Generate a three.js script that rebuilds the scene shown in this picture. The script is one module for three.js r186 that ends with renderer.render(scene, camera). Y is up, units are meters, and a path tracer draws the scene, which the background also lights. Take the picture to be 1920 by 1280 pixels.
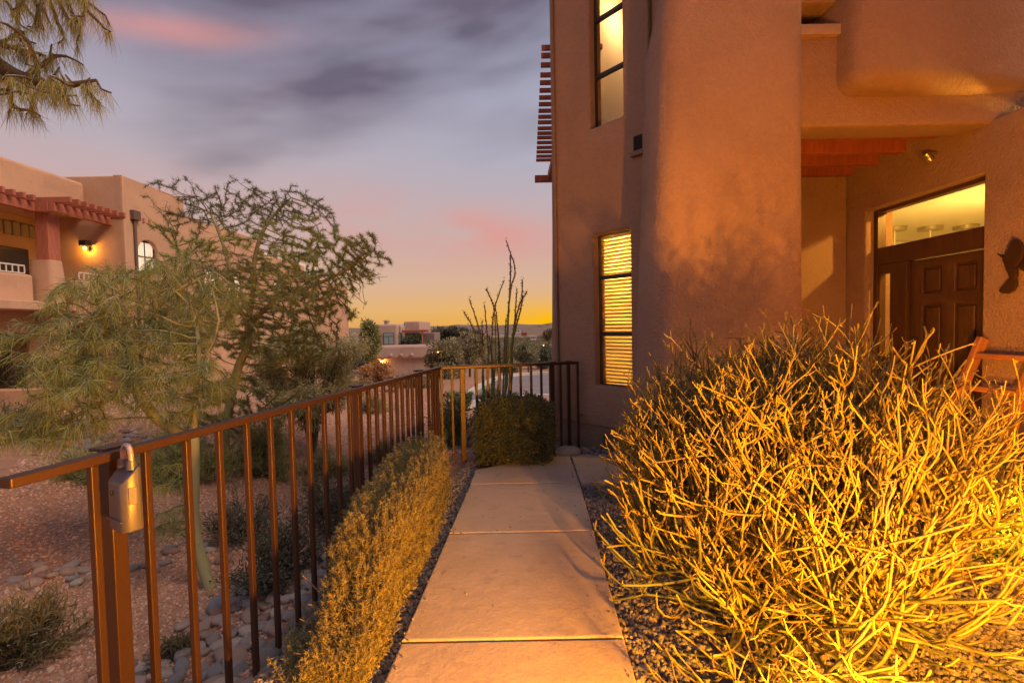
import * as THREE from 'three';
import { RoundedBoxGeometry } from 'three/addons/geometries/RoundedBoxGeometry.js';
import { mergeGeometries, mergeVertices, toCreasedNormals } from 'three/addons/utils/BufferGeometryUtils.js';
import { RectAreaLightUniformsLib } from 'three/addons/lights/RectAreaLightUniformsLib.js';

// ------------------------------------------------------------------ camera, sky, sun, exposure
const scene = new THREE.Scene();
const FOCAL = 853, EYE = 1.45, PITCH = 2.01 * Math.PI / 180, ROLL = -0.02;
const camera = new THREE.PerspectiveCamera(2 * Math.atan(640 / FOCAL) * 180 / Math.PI, 1.5, 0.05, 6000);
camera.position.set(0, EYE, 0);
camera.rotation.set(-PITCH, 0, ROLL, 'YXZ');
const renderer = new THREE.WebGLRenderer({ antialias: true });
renderer.toneMapping = THREE.LinearToneMapping;
renderer.toneMappingExposure = 1.0;
renderer.shadowMap.enabled = true;
RectAreaLightUniformsLib.init();

let seed = 7;
const srand = (s) => { seed = s >>> 0; };
const rnd = () => { seed = (seed + 0x6D2B79F5) >>> 0; let t = seed; t = Math.imul(t ^ (t >>> 15), t | 1); t ^= t + Math.imul(t ^ (t >>> 7), t | 61); return ((t ^ (t >>> 14)) >>> 0) / 4294967296; };
const rr = (a, b) => a + (b - a) * rnd();
const gauss = () => (rnd() + rnd() + rnd() + rnd() - 2) * 1.0;
const lerp = THREE.MathUtils.lerp, clamp = THREE.MathUtils.clamp;
const sst = (a, b, x) => { const t = clamp((x - a) / (b - a), 0, 1); return t * t * (3 - 2 * t); };
const hash2 = (x, y, s) => { let h = Math.imul(x | 0, 374761393) + Math.imul(y | 0, 668265263) + Math.imul(s | 0, 974711); h = Math.imul(h ^ (h >>> 13), 1274126177); return ((h ^ (h >>> 16)) >>> 0) / 4294967296; };
function vnoise(x, y, s = 0, period = 0) {
  const xi = Math.floor(x), yi = Math.floor(y), fx = x - xi, fy = y - yi, u = fx * fx * (3 - 2 * fx), v = fy * fy * (3 - 2 * fy);
  const w = period ? (k) => ((k % period) + period) % period : (k) => k;
  return lerp(lerp(hash2(w(xi), w(yi), s), hash2(w(xi + 1), w(yi), s), u), lerp(hash2(w(xi), w(yi + 1), s), hash2(w(xi + 1), w(yi + 1), s), u), v);
}
function fbm(x, y, oct, s = 0, period = 0) { let a = 0, k = 0.5, n = 0; for (let i = 0; i < oct; i++) { a += k * vnoise(x, y, s + i * 17, period); n += k; k *= 0.5; x *= 2; y *= 2; period *= 2; } return a / n; }
const lin = (r, g, b) => new THREE.Color().setRGB(r / 255, g / 255, b / 255, THREE.SRGBColorSpace);

// the dusk sky: colour by height above the horizon, a glow where the sun went down, banks of cloud
{
  const W = 1536, H = 768, data = new Float32Array(W * H * 4);
  const stops = [[-90, 120, 100, 96], [-6, 190, 145, 110], [0, 224, 166, 92], [2, 228, 178, 116], [5, 219, 179, 148], [9, 209, 173, 162], [14, 198, 174, 174], [20, 182, 174, 186], [28, 164, 160, 180], [38, 146, 147, 172], [52, 138, 140, 168], [90, 128, 132, 164]].map(([e, r, g, b]) => [e, lin(r, g, b)]);
  const blue = lin(166, 178, 202), glow = lin(255, 186, 4), pink = lin(228, 150, 140), cloud = lin(88, 78, 98), cloudWarm = lin(118, 92, 106), c = new THREE.Color();
  const R = (x) => x * 180 / Math.PI, bump = (x, m, s) => Math.exp(-(((x - m) / s) ** 2));
  for (let row = 0; row < H; row++) {
    const up = ((row + 0.5) / H - 0.5) * Math.PI, el = R(up), y = Math.sin(up);
    let k = 0; while (k < stops.length - 2 && stops[k + 1][0] < el) k++;
    const t = clamp((el - stops[k][0]) / (stops[k + 1][0] - stops[k][0]), 0, 1);
    for (let col = 0; col < W; col++) {
      const a = ((col + 0.5) / W - 0.5) * 2 * Math.PI, x = Math.cos(a) * Math.cos(up), z = Math.sin(a) * Math.cos(up), az = R(Math.atan2(x, -z));
      c.copy(stops[k][1]).lerp(stops[k + 1][1], t);
      if (el > 8) c.lerp(blue, 0.22 * sst(-22, 4, az) * sst(70, 20, Math.abs(az - 10)) * sst(11, 19, el) * sst(60, 34, el));
      if (el > -8) {
        const n0 = fbm(az * 0.09 + 40, el * 0.22, 4, 3);
        c.lerp(pink, clamp(0.92 * bump(el + az * 0.1, 10.8, 2.8) * (0.15 + 0.85 * bump(az, -9, 12)) * sst(0.2, 0.65, n0), 0, 1));
        c.lerp(glow, clamp(1.0 * bump(az, 11, 12) * bump(el, 0.2, 2.1) + 0.3 * bump(az, 11, 25) * bump(el, 0, 4), 0, 1));
        // banks of cloud, long and drawn out, leaning up to the right
        const tilt = el - 0.17 * az, wx = (fbm(az * 0.06 + 9, tilt * 0.16 + 2, 4, 11) - 0.5), q2 = 0.65 * fbm(az * 0.07 + 5, tilt * 0.33, 4, 29) + 0.35 * fbm(az * 0.22 + 3, tilt * 1.0, 4, 33), e2 = tilt + wx * 7, a2 = az + wx * 14;
        const bank = (ca, ct, la, lt) => Math.exp(-(((a2 - ca) / la) ** 2) - (((e2 - ct) / lt) ** 2));
        let d = sst(0.42, 0.72, fbm(az * 0.035 + 3, tilt * 0.13, 4, 51)) * sst(15, 24, el) * 0.4;
        d += (0.22 + 0.9 * q2) * (1.15 * bank(-22, 29, 12, 3.2) + 0.95 * bank(-3, 34.5, 17, 2.8) + 0.5 * bank(-26, 24.5, 8, 1.6) + 0.5 * bank(-34, 36, 14, 3.4) + 0.5 * bank(2, 30, 10, 1.8) + 0.6 * bank(-12, 39, 34, 5) + 0.5 * bank(60, 33, 30, 4) + 0.5 * bank(-110, 30, 40, 5) + 0.5 * bank(140, 30, 40, 5));
        c.lerp(cloudWarm.clone().lerp(cloud, clamp(q2 * 1.6, 0, 1)), clamp(d, 0, 0.8));
        c.lerp(pink, clamp(0.6 * bump(tilt + wx * 2, 33.9, 1.0) * bump(az, -36, 8), 0, 1));
      }
      const o = (row * W + col) * 4; data[o] = c.r; data[o + 1] = c.g; data[o + 2] = c.b; data[o + 3] = 1;
    }
  }
  const sky = new THREE.DataTexture(data, W, H, THREE.RGBAFormat, THREE.FloatType);
  sky.mapping = THREE.EquirectangularReflectionMapping; sky.magFilter = THREE.LinearFilter; sky.minFilter = THREE.LinearFilter; sky.needsUpdate = true;
  scene.background = sky; scene.environment = sky;
}
// the last light from where the sun went down, low ahead and to the right, very soft
const sun = new THREE.DirectionalLight(new THREE.Color().setRGB(1, 0.74, 0.56), 3.4);
{ const az = 112 * Math.PI / 180, el = 46 * Math.PI / 180; sun.position.set(Math.sin(az) * Math.cos(el) * 60, Math.sin(el) * 60, -Math.cos(az) * Math.cos(el) * 60 - 10); sun.target.position.set(0, 0, -10); }
sun.shadow.radius = 60; sun.castShadow = true; sun.name = 'sunset_glow_light';
Object.assign(sun.shadow.camera, { left: -40, right: 40, top: 40, bottom: -40, near: 1, far: 200 }); sun.shadow.mapSize.set(4096, 4096);
scene.add(sun, sun.target);

// ------------------------------------------------------------------ helpers
const V = (x, y, z) => new THREE.Vector3(x, y, z);
const used = {};
const numbered = (n) => { const k = used[n] = (used[n] ?? -1) + 1; return k ? n + '_' + String(k).padStart(3, '0') : n; };
function tag(o, label, category, group, kind) { if (label) o.userData.label = label; if (category) o.userData.category = category; if (group) o.userData.group = group; if (kind) o.userData.kind = kind; return o; }
function thing(name, label, category, [x, y, z] = [0, 0, 0], group) { const o = new THREE.Group(); o.name = numbered(name); o.position.set(x, y, z); scene.add(o); return tag(o, label, category, group); }
// geometry comes in world coordinates and is moved to the parent's own
function obj(name, geo, mat, parent = scene) {
  if (Array.isArray(geo)) geo = mergeGeometries(geo.map((g) => { g = g.index ? g.toNonIndexed() : g; for (const k of Object.keys(g.attributes)) if (!['position', 'normal', 'uv'].includes(k)) g.deleteAttribute(k); return g; }));
  const off = V(0, 0, 0); for (let p = parent; p && p !== scene; p = p.parent) off.add(p.position);
  if (off.lengthSq()) { geo = geo.clone(); geo.translate(-off.x, -off.y, -off.z); }
  const m = new THREE.Mesh(geo, mat); m.name = numbered(name); m.castShadow = m.receiveShadow = true; parent.add(m); return m;
}
// uv in metres, by the way a face points
function boxUV(g, s = 1) {
  g = g.index ? g.toNonIndexed() : g;
  const p = g.attributes.position, uv = new Float32Array(p.count * 2), a = V(), b = V(), c = V(), n = V();
  for (let i = 0; i < p.count; i += 3) {
    a.fromBufferAttribute(p, i); b.fromBufferAttribute(p, i + 1); c.fromBufferAttribute(p, i + 2);
    n.copy(b).sub(a).cross(c.clone().sub(a)); const ax = Math.abs(n.x), ay = Math.abs(n.y), az = Math.abs(n.z);
    [a, b, c].forEach((v, k) => { const o = (i + k) * 2; if (ay >= ax && ay >= az) { uv[o] = v.x; uv[o + 1] = v.z; } else if (ax > az) { uv[o] = v.z; uv[o + 1] = v.y; } else { uv[o] = v.x; uv[o + 1] = v.y; } uv[o] *= s; uv[o + 1] *= s; });
  }
  g.setAttribute('uv', new THREE.BufferAttribute(uv, 2)); return g;
}
const rbox = (w, h, d, r, x, y, z, ry = 0, seg = 3) => { const g = new RoundedBoxGeometry(w, h, d, seg, r); if (ry) g.rotateY(ry); g.translate(x, y, z); return boxUV(g); };
// box between two corners
const rb2 = (x0, y0, z0, x1, y1, z1, r = 0.01, seg = 2) => rbox(Math.abs(x1 - x0), Math.abs(y1 - y0), Math.abs(z1 - z0), Math.min(r, 0.49 * Math.min(Math.abs(x1 - x0), Math.abs(y1 - y0), Math.abs(z1 - z0))), (x0 + x1) / 2, (y0 + y1) / 2, (z0 + z1) / 2, 0, seg);
const poly = (pts) => { const s = new THREE.Shape(); pts.forEach(([x, y], i) => i ? s.lineTo(x, y) : s.moveTo(x, y)); s.closePath(); return s; };
const hole = (pts) => { const s = new THREE.Path(); pts.forEach(([x, y], i) => i ? s.lineTo(x, y) : s.moveTo(x, y)); s.closePath(); return s; };
const rect = (x0, y0, x1, y1) => [[x0, y0], [x1, y0], [x1, y1], [x0, y1]];
function roundRect(x0, y0, x1, y1, r) { const o = [], q = [[x1 - r, y0 + r, -90], [x1 - r, y1 - r, 0], [x0 + r, y1 - r, 90], [x0 + r, y0 + r, 180]]; for (const [cx, cy, a] of q) for (let k = 0; k <= 4; k++) { const t = (a + k * 22.5) * Math.PI / 180; o.push([cx + r * Math.cos(t), cy + r * Math.sin(t)]); } return o; }
// wall in the x-y plane, z from 0 (front) to depth, openings with rounded reveals
function wallGeo(outline, holes, depth, bevel = 0.03) {
  const s = poly(outline); holes.forEach((h) => s.holes.push(hole(h)));
  let g = new THREE.ExtrudeGeometry(s, { depth: depth - 2 * bevel, bevelEnabled: bevel > 0, bevelSize: bevel, bevelThickness: bevel, bevelOffset: -bevel, bevelSegments: 4, curveSegments: 6 });
  g.translate(0, 0, bevel); g.deleteAttribute('uv'); g = mergeVertices(g, 1e-4); return toCreasedNormals(g, 0.9);
}
// stack of rings of equal length, lowest first, closed top and bottom, smooth
function loft(rings) {
  const n = rings[0].length, P = [], I = [];
  rings.forEach((r) => r.forEach((p) => P.push(...p)));
  for (let k = 0; k + 1 < rings.length; k++) for (let i = 0; i < n; i++) { const a = k * n + i, b = k * n + (i + 1) % n; I.push(a, b, b + n, a, b + n, a + n); }
  const g = new THREE.BufferGeometry(); g.setAttribute('position', new THREE.Float32BufferAttribute(P, 3)); g.setIndex(I);
  for (const k of [0, rings.length - 1]) { const c = rings[k].reduce((s, p) => [s[0] + p[0] / n, s[1] + p[1] / n, s[2] + p[2] / n], [0, 0, 0]), at = P.length / 3; P.push(...c); for (let i = 0; i < n; i++) { const a = k * n + i, b = k * n + (i + 1) % n; k ? I.push(a, b, at) : I.push(b, a, at); } }
  g.setAttribute('position', new THREE.Float32BufferAttribute(P, 3)); g.setIndex(I); return boxUV(toCreasedNormals(g, 1.0));
}
// ring of a rounded rectangle in x-z at height y
function ringRR(x0, z0, x1, z1, y, r) { return roundRect(x0, z0, x1, z1, r).map(([x, z]) => [x, y, z]).reverse(); }
// photograph pixel to direction, to a point d metres ahead, to a point on the level y
const camM = new THREE.Matrix4().makeRotationFromEuler(camera.rotation);
const ray = (px, py) => V((px - 960) / FOCAL, -(py - 640) / FOCAL, -1).applyMatrix4(camM);
const at = (px, py, d) => { const v = ray(px, py); return v.multiplyScalar(-d / v.z).add(V(0, EYE, 0)); };
const onLevel = (px, py, y) => { const v = ray(px, py); return v.multiplyScalar((y - EYE) / v.y).add(V(0, EYE, 0)); };

// collects tubes, ribbons and leaves into one mesh with vertex colours
class MB {
  constructor() { this.p = []; this.c = []; this.i = []; this.n = []; this.vn = 0; }
  vert(p, n, c) { this.p.push(p.x, p.y, p.z); this.n.push(n.x, n.y, n.z); this.c.push(c[0], c[1], c[2]); return this.vn++; }
  tube(pts, radii, sides, c, cap = true) {
    let side = V(0, 0, 0); const base = this.vn, N = pts.length, d = V(), u = V(), w = V(), q = V(), nn = V();
    for (let k = 0; k < N; k++) {
      d.copy(pts[Math.min(k + 1, N - 1)]).sub(pts[Math.max(k - 1, 0)]).normalize();
      if (!k) side.set(d.y, d.z, d.x).cross(d).normalize(); else side.addScaledVector(d, -side.dot(d)).normalize();
      u.copy(side); w.copy(d).cross(u);
      const col = typeof c === 'function' ? c(k / (N - 1)) : c;
      for (let s = 0; s < sides; s++) { const t = s / sides * 2 * Math.PI; nn.copy(u).multiplyScalar(Math.cos(t)).addScaledVector(w, Math.sin(t)); q.copy(pts[k]).addScaledVector(nn, radii[k]); this.vert(q, nn, col); }
    }
    for (let k = 0; k + 1 < N; k++) for (let s = 0; s < sides; s++) { const a = base + k * sides + s, b = base + k * sides + (s + 1) % sides; this.i.push(a, b, b + sides, a, b + sides, a + sides); }
    if (cap) { const e = pts[N - 1].clone().addScaledVector(d, radii[N - 1] * 0.7), t = this.vert(e, d, typeof c === 'function' ? c(1) : c), o = base + (N - 1) * sides; for (let s = 0; s < sides; s++) this.i.push(o + s, o + (s + 1) % sides, t); }
  }
  // thin strip that tapers to a point
  ribbon(p, dir, len, width, droop, c, bend = 0.3) {
    const s = V(gauss(), gauss(), gauss()).cross(dir).normalize(), n = dir.clone().cross(s).normalize();
    const m = p.clone().addScaledVector(dir, len * 0.5).addScaledVector(n, len * bend * 0.25 * gauss()); m.y -= droop * len * 0.25;
    const e = p.clone().addScaledVector(dir, len).addScaledVector(n, len * bend * 0.4 * gauss()); e.y -= droop * len;
    const a = this.vert(p.clone().addScaledVector(s, width / 2), n, c), b = this.vert(p.clone().addScaledVector(s, -width / 2), n, c), d = this.vert(m.clone().addScaledVector(s, width / 2), n, c), f = this.vert(m.clone().addScaledVector(s, -width / 2), n, c), g = this.vert(e, n, c);
    this.i.push(a, b, f, a, f, d, d, f, g);
  }
  // pointed leaf of two halves folded along its rib
  leaf(p, dir, len, width, c, fold = 0.25) {
    const s = V(gauss(), gauss(), gauss()).cross(dir).normalize(), n = s.clone().cross(dir).normalize();
    const m = p.clone().addScaledVector(dir, len * 0.45);
    const a = this.vert(p, n, c), l = this.vert(m.clone().addScaledVector(s, width / 2).addScaledVector(n, width * fold), n, c), r = this.vert(m.clone().addScaledVector(s, -width / 2).addScaledVector(n, width * fold), n, c), e = this.vert(p.clone().addScaledVector(dir, len), n, c);
    this.i.push(a, l, e, a, e, r);
  }
  geo() {
    const g = new THREE.BufferGeometry();
    g.setAttribute('position', new THREE.Float32BufferAttribute(this.p, 3)); g.setAttribute('normal', new THREE.Float32BufferAttribute(this.n, 3)); g.setAttribute('color', new THREE.Float32BufferAttribute(this.c, 3)); g.setIndex(this.i); return g;
  }
  build(name, mat, parent) { return obj(name, this.geo(), mat, parent); }
}

// ------------------------------------------------------------------ materials
function tex(size, f, srgb, repeat = 1) {
  const d = new Uint8Array(size * size * 4);
  for (let y = 0; y < size; y++) for (let x = 0; x < size; x++) { const v = f(x / size, y / size), o = (y * size + x) * 4; if (typeof v === 'number') { d[o] = d[o + 1] = d[o + 2] = clamp(v, 0, 1) * 255; } else { d[o] = clamp(v[0], 0, 1) * 255; d[o + 1] = clamp(v[1], 0, 1) * 255; d[o + 2] = clamp(v[2], 0, 1) * 255; } d[o + 3] = 255; }
  const t = new THREE.DataTexture(d, size, size); t.wrapS = t.wrapT = THREE.RepeatWrapping; t.magFilter = THREE.LinearFilter; t.minFilter = THREE.LinearMipmapLinearFilter; t.generateMipmaps = true; if (srgb) t.colorSpace = THREE.SRGBColorSpace; t.repeat.set(repeat, repeat); t.needsUpdate = true; return t;
}
const std = (o) => new THREE.MeshStandardMaterial(o);
// sand-float stucco: grains of about 8 mm over soft trowel waves
const stuccoBump = tex(512, (x, y) => 0.55 * fbm(x * 80, y * 80, 3, 1, 80) + 0.25 * vnoise(x * 160, y * 160, 5, 160) + 0.35 * fbm(x * 8, y * 8, 3, 9, 8), false, 0.8);
const stuccoMap = tex(512, (x, y) => { const a = fbm(x * 5, y * 5, 5, 3, 5), g = vnoise(x * 130, y * 130, 8, 130); const st = sst(0.56, 0.7, fbm(x * 7 + 3, y * 7, 5, 19, 7)), k = 0.82 + 0.26 * (a - 0.1) + 0.09 * (g - 0.5) - 0.07 * st; return [k, k * (0.98 + 0.03 * a), k * (0.955 + 0.05 * a)]; }, false, 0.31);
const stucco = (c, b = 0.011) => std({ color: c, roughness: 0.95, bumpMap: stuccoBump, bumpScale: b, map: stuccoMap });
const C = (r, g, b) => new THREE.Color().setRGB(r, g, b);
const M = {
  stucco: stucco(C(0.335, 0.207, 0.15)), stuccoBase: stucco(C(0.24, 0.17, 0.13), 0.008), stuccoFar: stucco(C(0.52, 0.31, 0.195), 0.004), stuccoPink: stucco(C(0.45, 0.31, 0.26), 0.004),
  ceiling: std({ color: C(0.75, 0.7, 0.6), roughness: 0.95, bumpMap: stuccoBump, bumpScale: 0.002 }),
  darkFrame: std({ color: C(0.035, 0.03, 0.032), roughness: 0.45, metalness: 0.3 }),
  glass: new THREE.MeshPhysicalMaterial({ color: C(1, 1, 1), transmission: 1, thickness: 0, roughness: 0.02, ior: 1.5 }),
  blind: new THREE.MeshPhysicalMaterial({ color: C(0.78, 0.7, 0.56), roughness: 0.7, transmission: 0.25, thickness: 0 }),
  metalBrown: std({ color: C(0.055, 0.027, 0.019), roughness: 0.4, metalness: 0.25, bumpMap: tex(256, (x, y) => fbm(x * 40, y * 40, 3, 31, 40), false, 6), bumpScale: 0.0006 }),
  redWood: std({ color: C(0.42, 0.13, 0.075), roughness: 0.75 }),
  lens: std({ color: C(1, 0.85, 0.6), emissive: C(1, 0.5, 0.1), emissiveIntensity: 9, roughness: 0.5 }),
  bulb: std({ color: C(1, 0.9, 0.7), emissive: C(1, 0.72, 0.3), emissiveIntensity: 5, roughness: 0.5 }),
  leaf: new THREE.MeshPhysicalMaterial({ color: C(1, 1, 1), vertexColors: true, roughness: 0.85, transmission: 0.5, thickness: 0, side: THREE.DoubleSide }),
  wood: std({ color: C(1, 1, 1), vertexColors: true, roughness: 0.85, bumpMap: null }),
  pencil: std({ color: C(1, 1, 1), vertexColors: true, roughness: 0.55 }),
};
// wood with grain along v
const woodMap = tex(512, (x, y) => { const g = fbm(x * 24 + 2 * fbm(x * 3, y * 2, 3, 71, 4), y * 2, 4, 61, 24), f = vnoise(x * 90, y * 4, 66, 90); const k = 0.62 + 0.5 * g + 0.1 * (f - 0.5); return [k, k * 0.97, k * 0.93]; }, false, 1.6);
const woodBump = tex(256, (x, y) => fbm(x * 60, y * 4, 3, 63, 60), false, 2);
M.door = std({ color: C(0.085, 0.036, 0.018), roughness: 0.38, map: woodMap, bumpMap: woodBump, bumpScale: 0.0012 });
M.ladder = std({ color: C(0.44, 0.18, 0.065), roughness: 0.7, map: woodMap, bumpMap: woodBump, bumpScale: 0.003 });
M.beam = std({ color: C(0.34, 0.085, 0.04), roughness: 0.75, map: woodMap, bumpMap: woodBump, bumpScale: 0.004 });
M.redWood.map = woodMap; M.redWood.bumpMap = woodBump; M.redWood.bumpScale = 0.004;

// ------------------------------------------------------------------ terrain
const pw = (t, x) => { if (x <= t[0][0]) return t[0][1]; for (let i = 1; i < t.length; i++) if (x < t[i][0]) return lerp(t[i - 1][1], t[i][1], sst(0, 1, (x - t[i - 1][0]) / (t[i][0] - t[i - 1][0]))); return t[t.length - 1][1]; };
const AHEAD = [[5.2, 0], [6, -0.12], [8, -0.55], [12, -1.2], [20, -2.02], [32, -2.02], [48, -3.5], [100, -6.5], [300, -15], [1200, -34], [3000, -40]];
const BANK = [[0, 0], [0.35, -0.3], [0.85, -0.62], [1.35, -0.84], [2.1, -0.98], [3, -1.0], [4.6, -0.8], [7, -0.42], [10, -0.22], [14, -0.2]];
const fenceX = (d) => -1.815 + 0.2065 * Math.min(d, 4.95);
function ground(x, z) {
  const d = -z, s = fenceX(d) - x;
  const a = pw(AHEAD, d);
  let h;
  const k = s + 0.35 * sst(4.7, 3.3, d);
  if (d < 5.2) h = k > 0 ? pw(BANK, k) : 0;
  else h = (k > 0 ? pw(BANK, k) : 0) * (1 - 0.75 * sst(6, 18, d)) + a * lerp(1, 0.28, sst(3.5 + 0.42 * Math.max(0, d - 14), 8.5 + 0.42 * Math.max(0, d - 14), s));
  const far = sst(60, 160, d);
  h += far * ((fbm(x / 90 + 7, z / 90, 4, 5) - 0.5) * 7);
  if (s > 0.3 || d > 6) h += (fbm(x * 0.9, z * 0.9, 3, 2) - 0.5) * 0.12 * (1 - far);
  return h - 0.045;
}
{
  const xs = [], ds = [];
  for (let x = -15; x <= 6; x += 0.16) xs.push(x); for (let x = 6.3, k = 0.4; x < 1800; x += k, k *= 1.16) { xs.push(x); } for (let x = -15.3, k = 0.4; x > -1800; x -= k, k *= 1.16) xs.unshift(x);
  for (let d = -6; d < 16; d += 0.16) ds.push(d); for (let d = 16, k = 0.25; d < 3200; d += k, k *= 1.07) ds.push(d); for (let d = -6.5, k = 0.8; d > -400; d -= k, k *= 1.3) ds.unshift(d);
  const P = [], I = [], UV = [], CO = [], nx = xs.length;
  for (const d of ds) for (const x of xs) {
    P.push(x, ground(x, -d), -d); UV.push(x, -d);
    const f = sst(35, 110, d), n = fbm(x * 0.05, d * 0.05, 4, 44), m = fbm(x * 0.7, d * 0.7, 3, 45);
    const near = [0.4 + 0.12 * (m - 0.5), 0.215 + 0.07 * (m - 0.5), 0.135 + 0.05 * (m - 0.5)], away = [0.3 + 0.16 * (n - 0.5), 0.22 + 0.1 * (n - 0.5), 0.13];
    CO.push(...near.map((v, k) => lerp(v, away[k], f)));
  }
  for (let j = 0; j + 1 < ds.length; j++) for (let i = 0; i + 1 < nx; i++) { const a = j * nx + i; I.push(a, a + 1, a + nx + 1, a, a + nx + 1, a + nx); }
  const g = new THREE.BufferGeometry(); g.setAttribute('position', new THREE.Float32BufferAttribute(P, 3)); g.setAttribute('uv', new THREE.Float32BufferAttribute(UV, 2)); g.setAttribute('color', new THREE.Float32BufferAttribute(CO, 3)); g.setIndex(I); g.computeVertexNormals();
  const soilMap = tex(1024, (x, y) => { const a = fbm(x * 14, y * 14, 4, 51, 14), p = vnoise(x * 150, y * 150, 52, 150), q = vnoise(x * 70, y * 70, 53, 70); let k = 0.62 + 0.42 * a + 0.25 * (p - 0.5); const w = q > 0.8 ? 0.2 : 0; return [k + w, k * 0.97 + w, k * 0.93 + w * 1.1]; }, false, 0.4);
  const soilBump = tex(1024, (x, y) => 0.6 * fbm(x * 60, y * 60, 4, 52, 60) + 0.5 * fbm(x * 8, y * 8, 3, 54, 8), false, 0.4);
  globalThis.groundMesh = tag(obj('ground', g, std({ vertexColors: true, roughness: 0.97, map: soilMap, bumpMap: soilBump, bumpScale: 0.03 })), 'pink desert ground sloping from the railing down into a wash', null, null, 'structure');
}
const groundMesh = globalThis.groundMesh;

// far ridge at the edge of the town
{
  const P = [], I = []; let n = 0;
  for (let i = 0; i <= 160; i++) {
    const az = (-60 + i * 0.75) * Math.PI / 180, Rr = 1700, h = 1 + 13 * fbm(i * 0.3, 3, 5, 91) * sst(-30, 4, -60 + i * 0.75) + 8 * fbm(i * 0.9, 1, 3, 92) - 4;
    for (const [k, y] of [[0, -45], [0.03, -20], [0.07, h * 0.4 - 3], [0.12, h], [0.2, h * 0.5], [0.3, -45]]) { const q = Rr * (1 + k); P.push(Math.sin(az) * q, y + 2 * (fbm(i * 0.9, k * 40, 3, 93) - 0.5), -Math.cos(az) * q); }
    if (i) for (let k = 0; k < 5; k++) { const a = (i - 1) * 6 + k, b = i * 6 + k; I.push(a, b, b + 1, a, b + 1, a + 1); }
    n++;
  }
  const g = new THREE.BufferGeometry(); g.setAttribute('position', new THREE.Float32BufferAttribute(P, 3)); g.setIndex(I); g.computeVertexNormals();
  tag(obj('hills', boxUV(g, 0.02), std({ color: C(0.2, 0.14, 0.11), roughness: 1, map: stuccoMap })), 'low brown hills along the horizon', null, null, 'structure');
}
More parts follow.
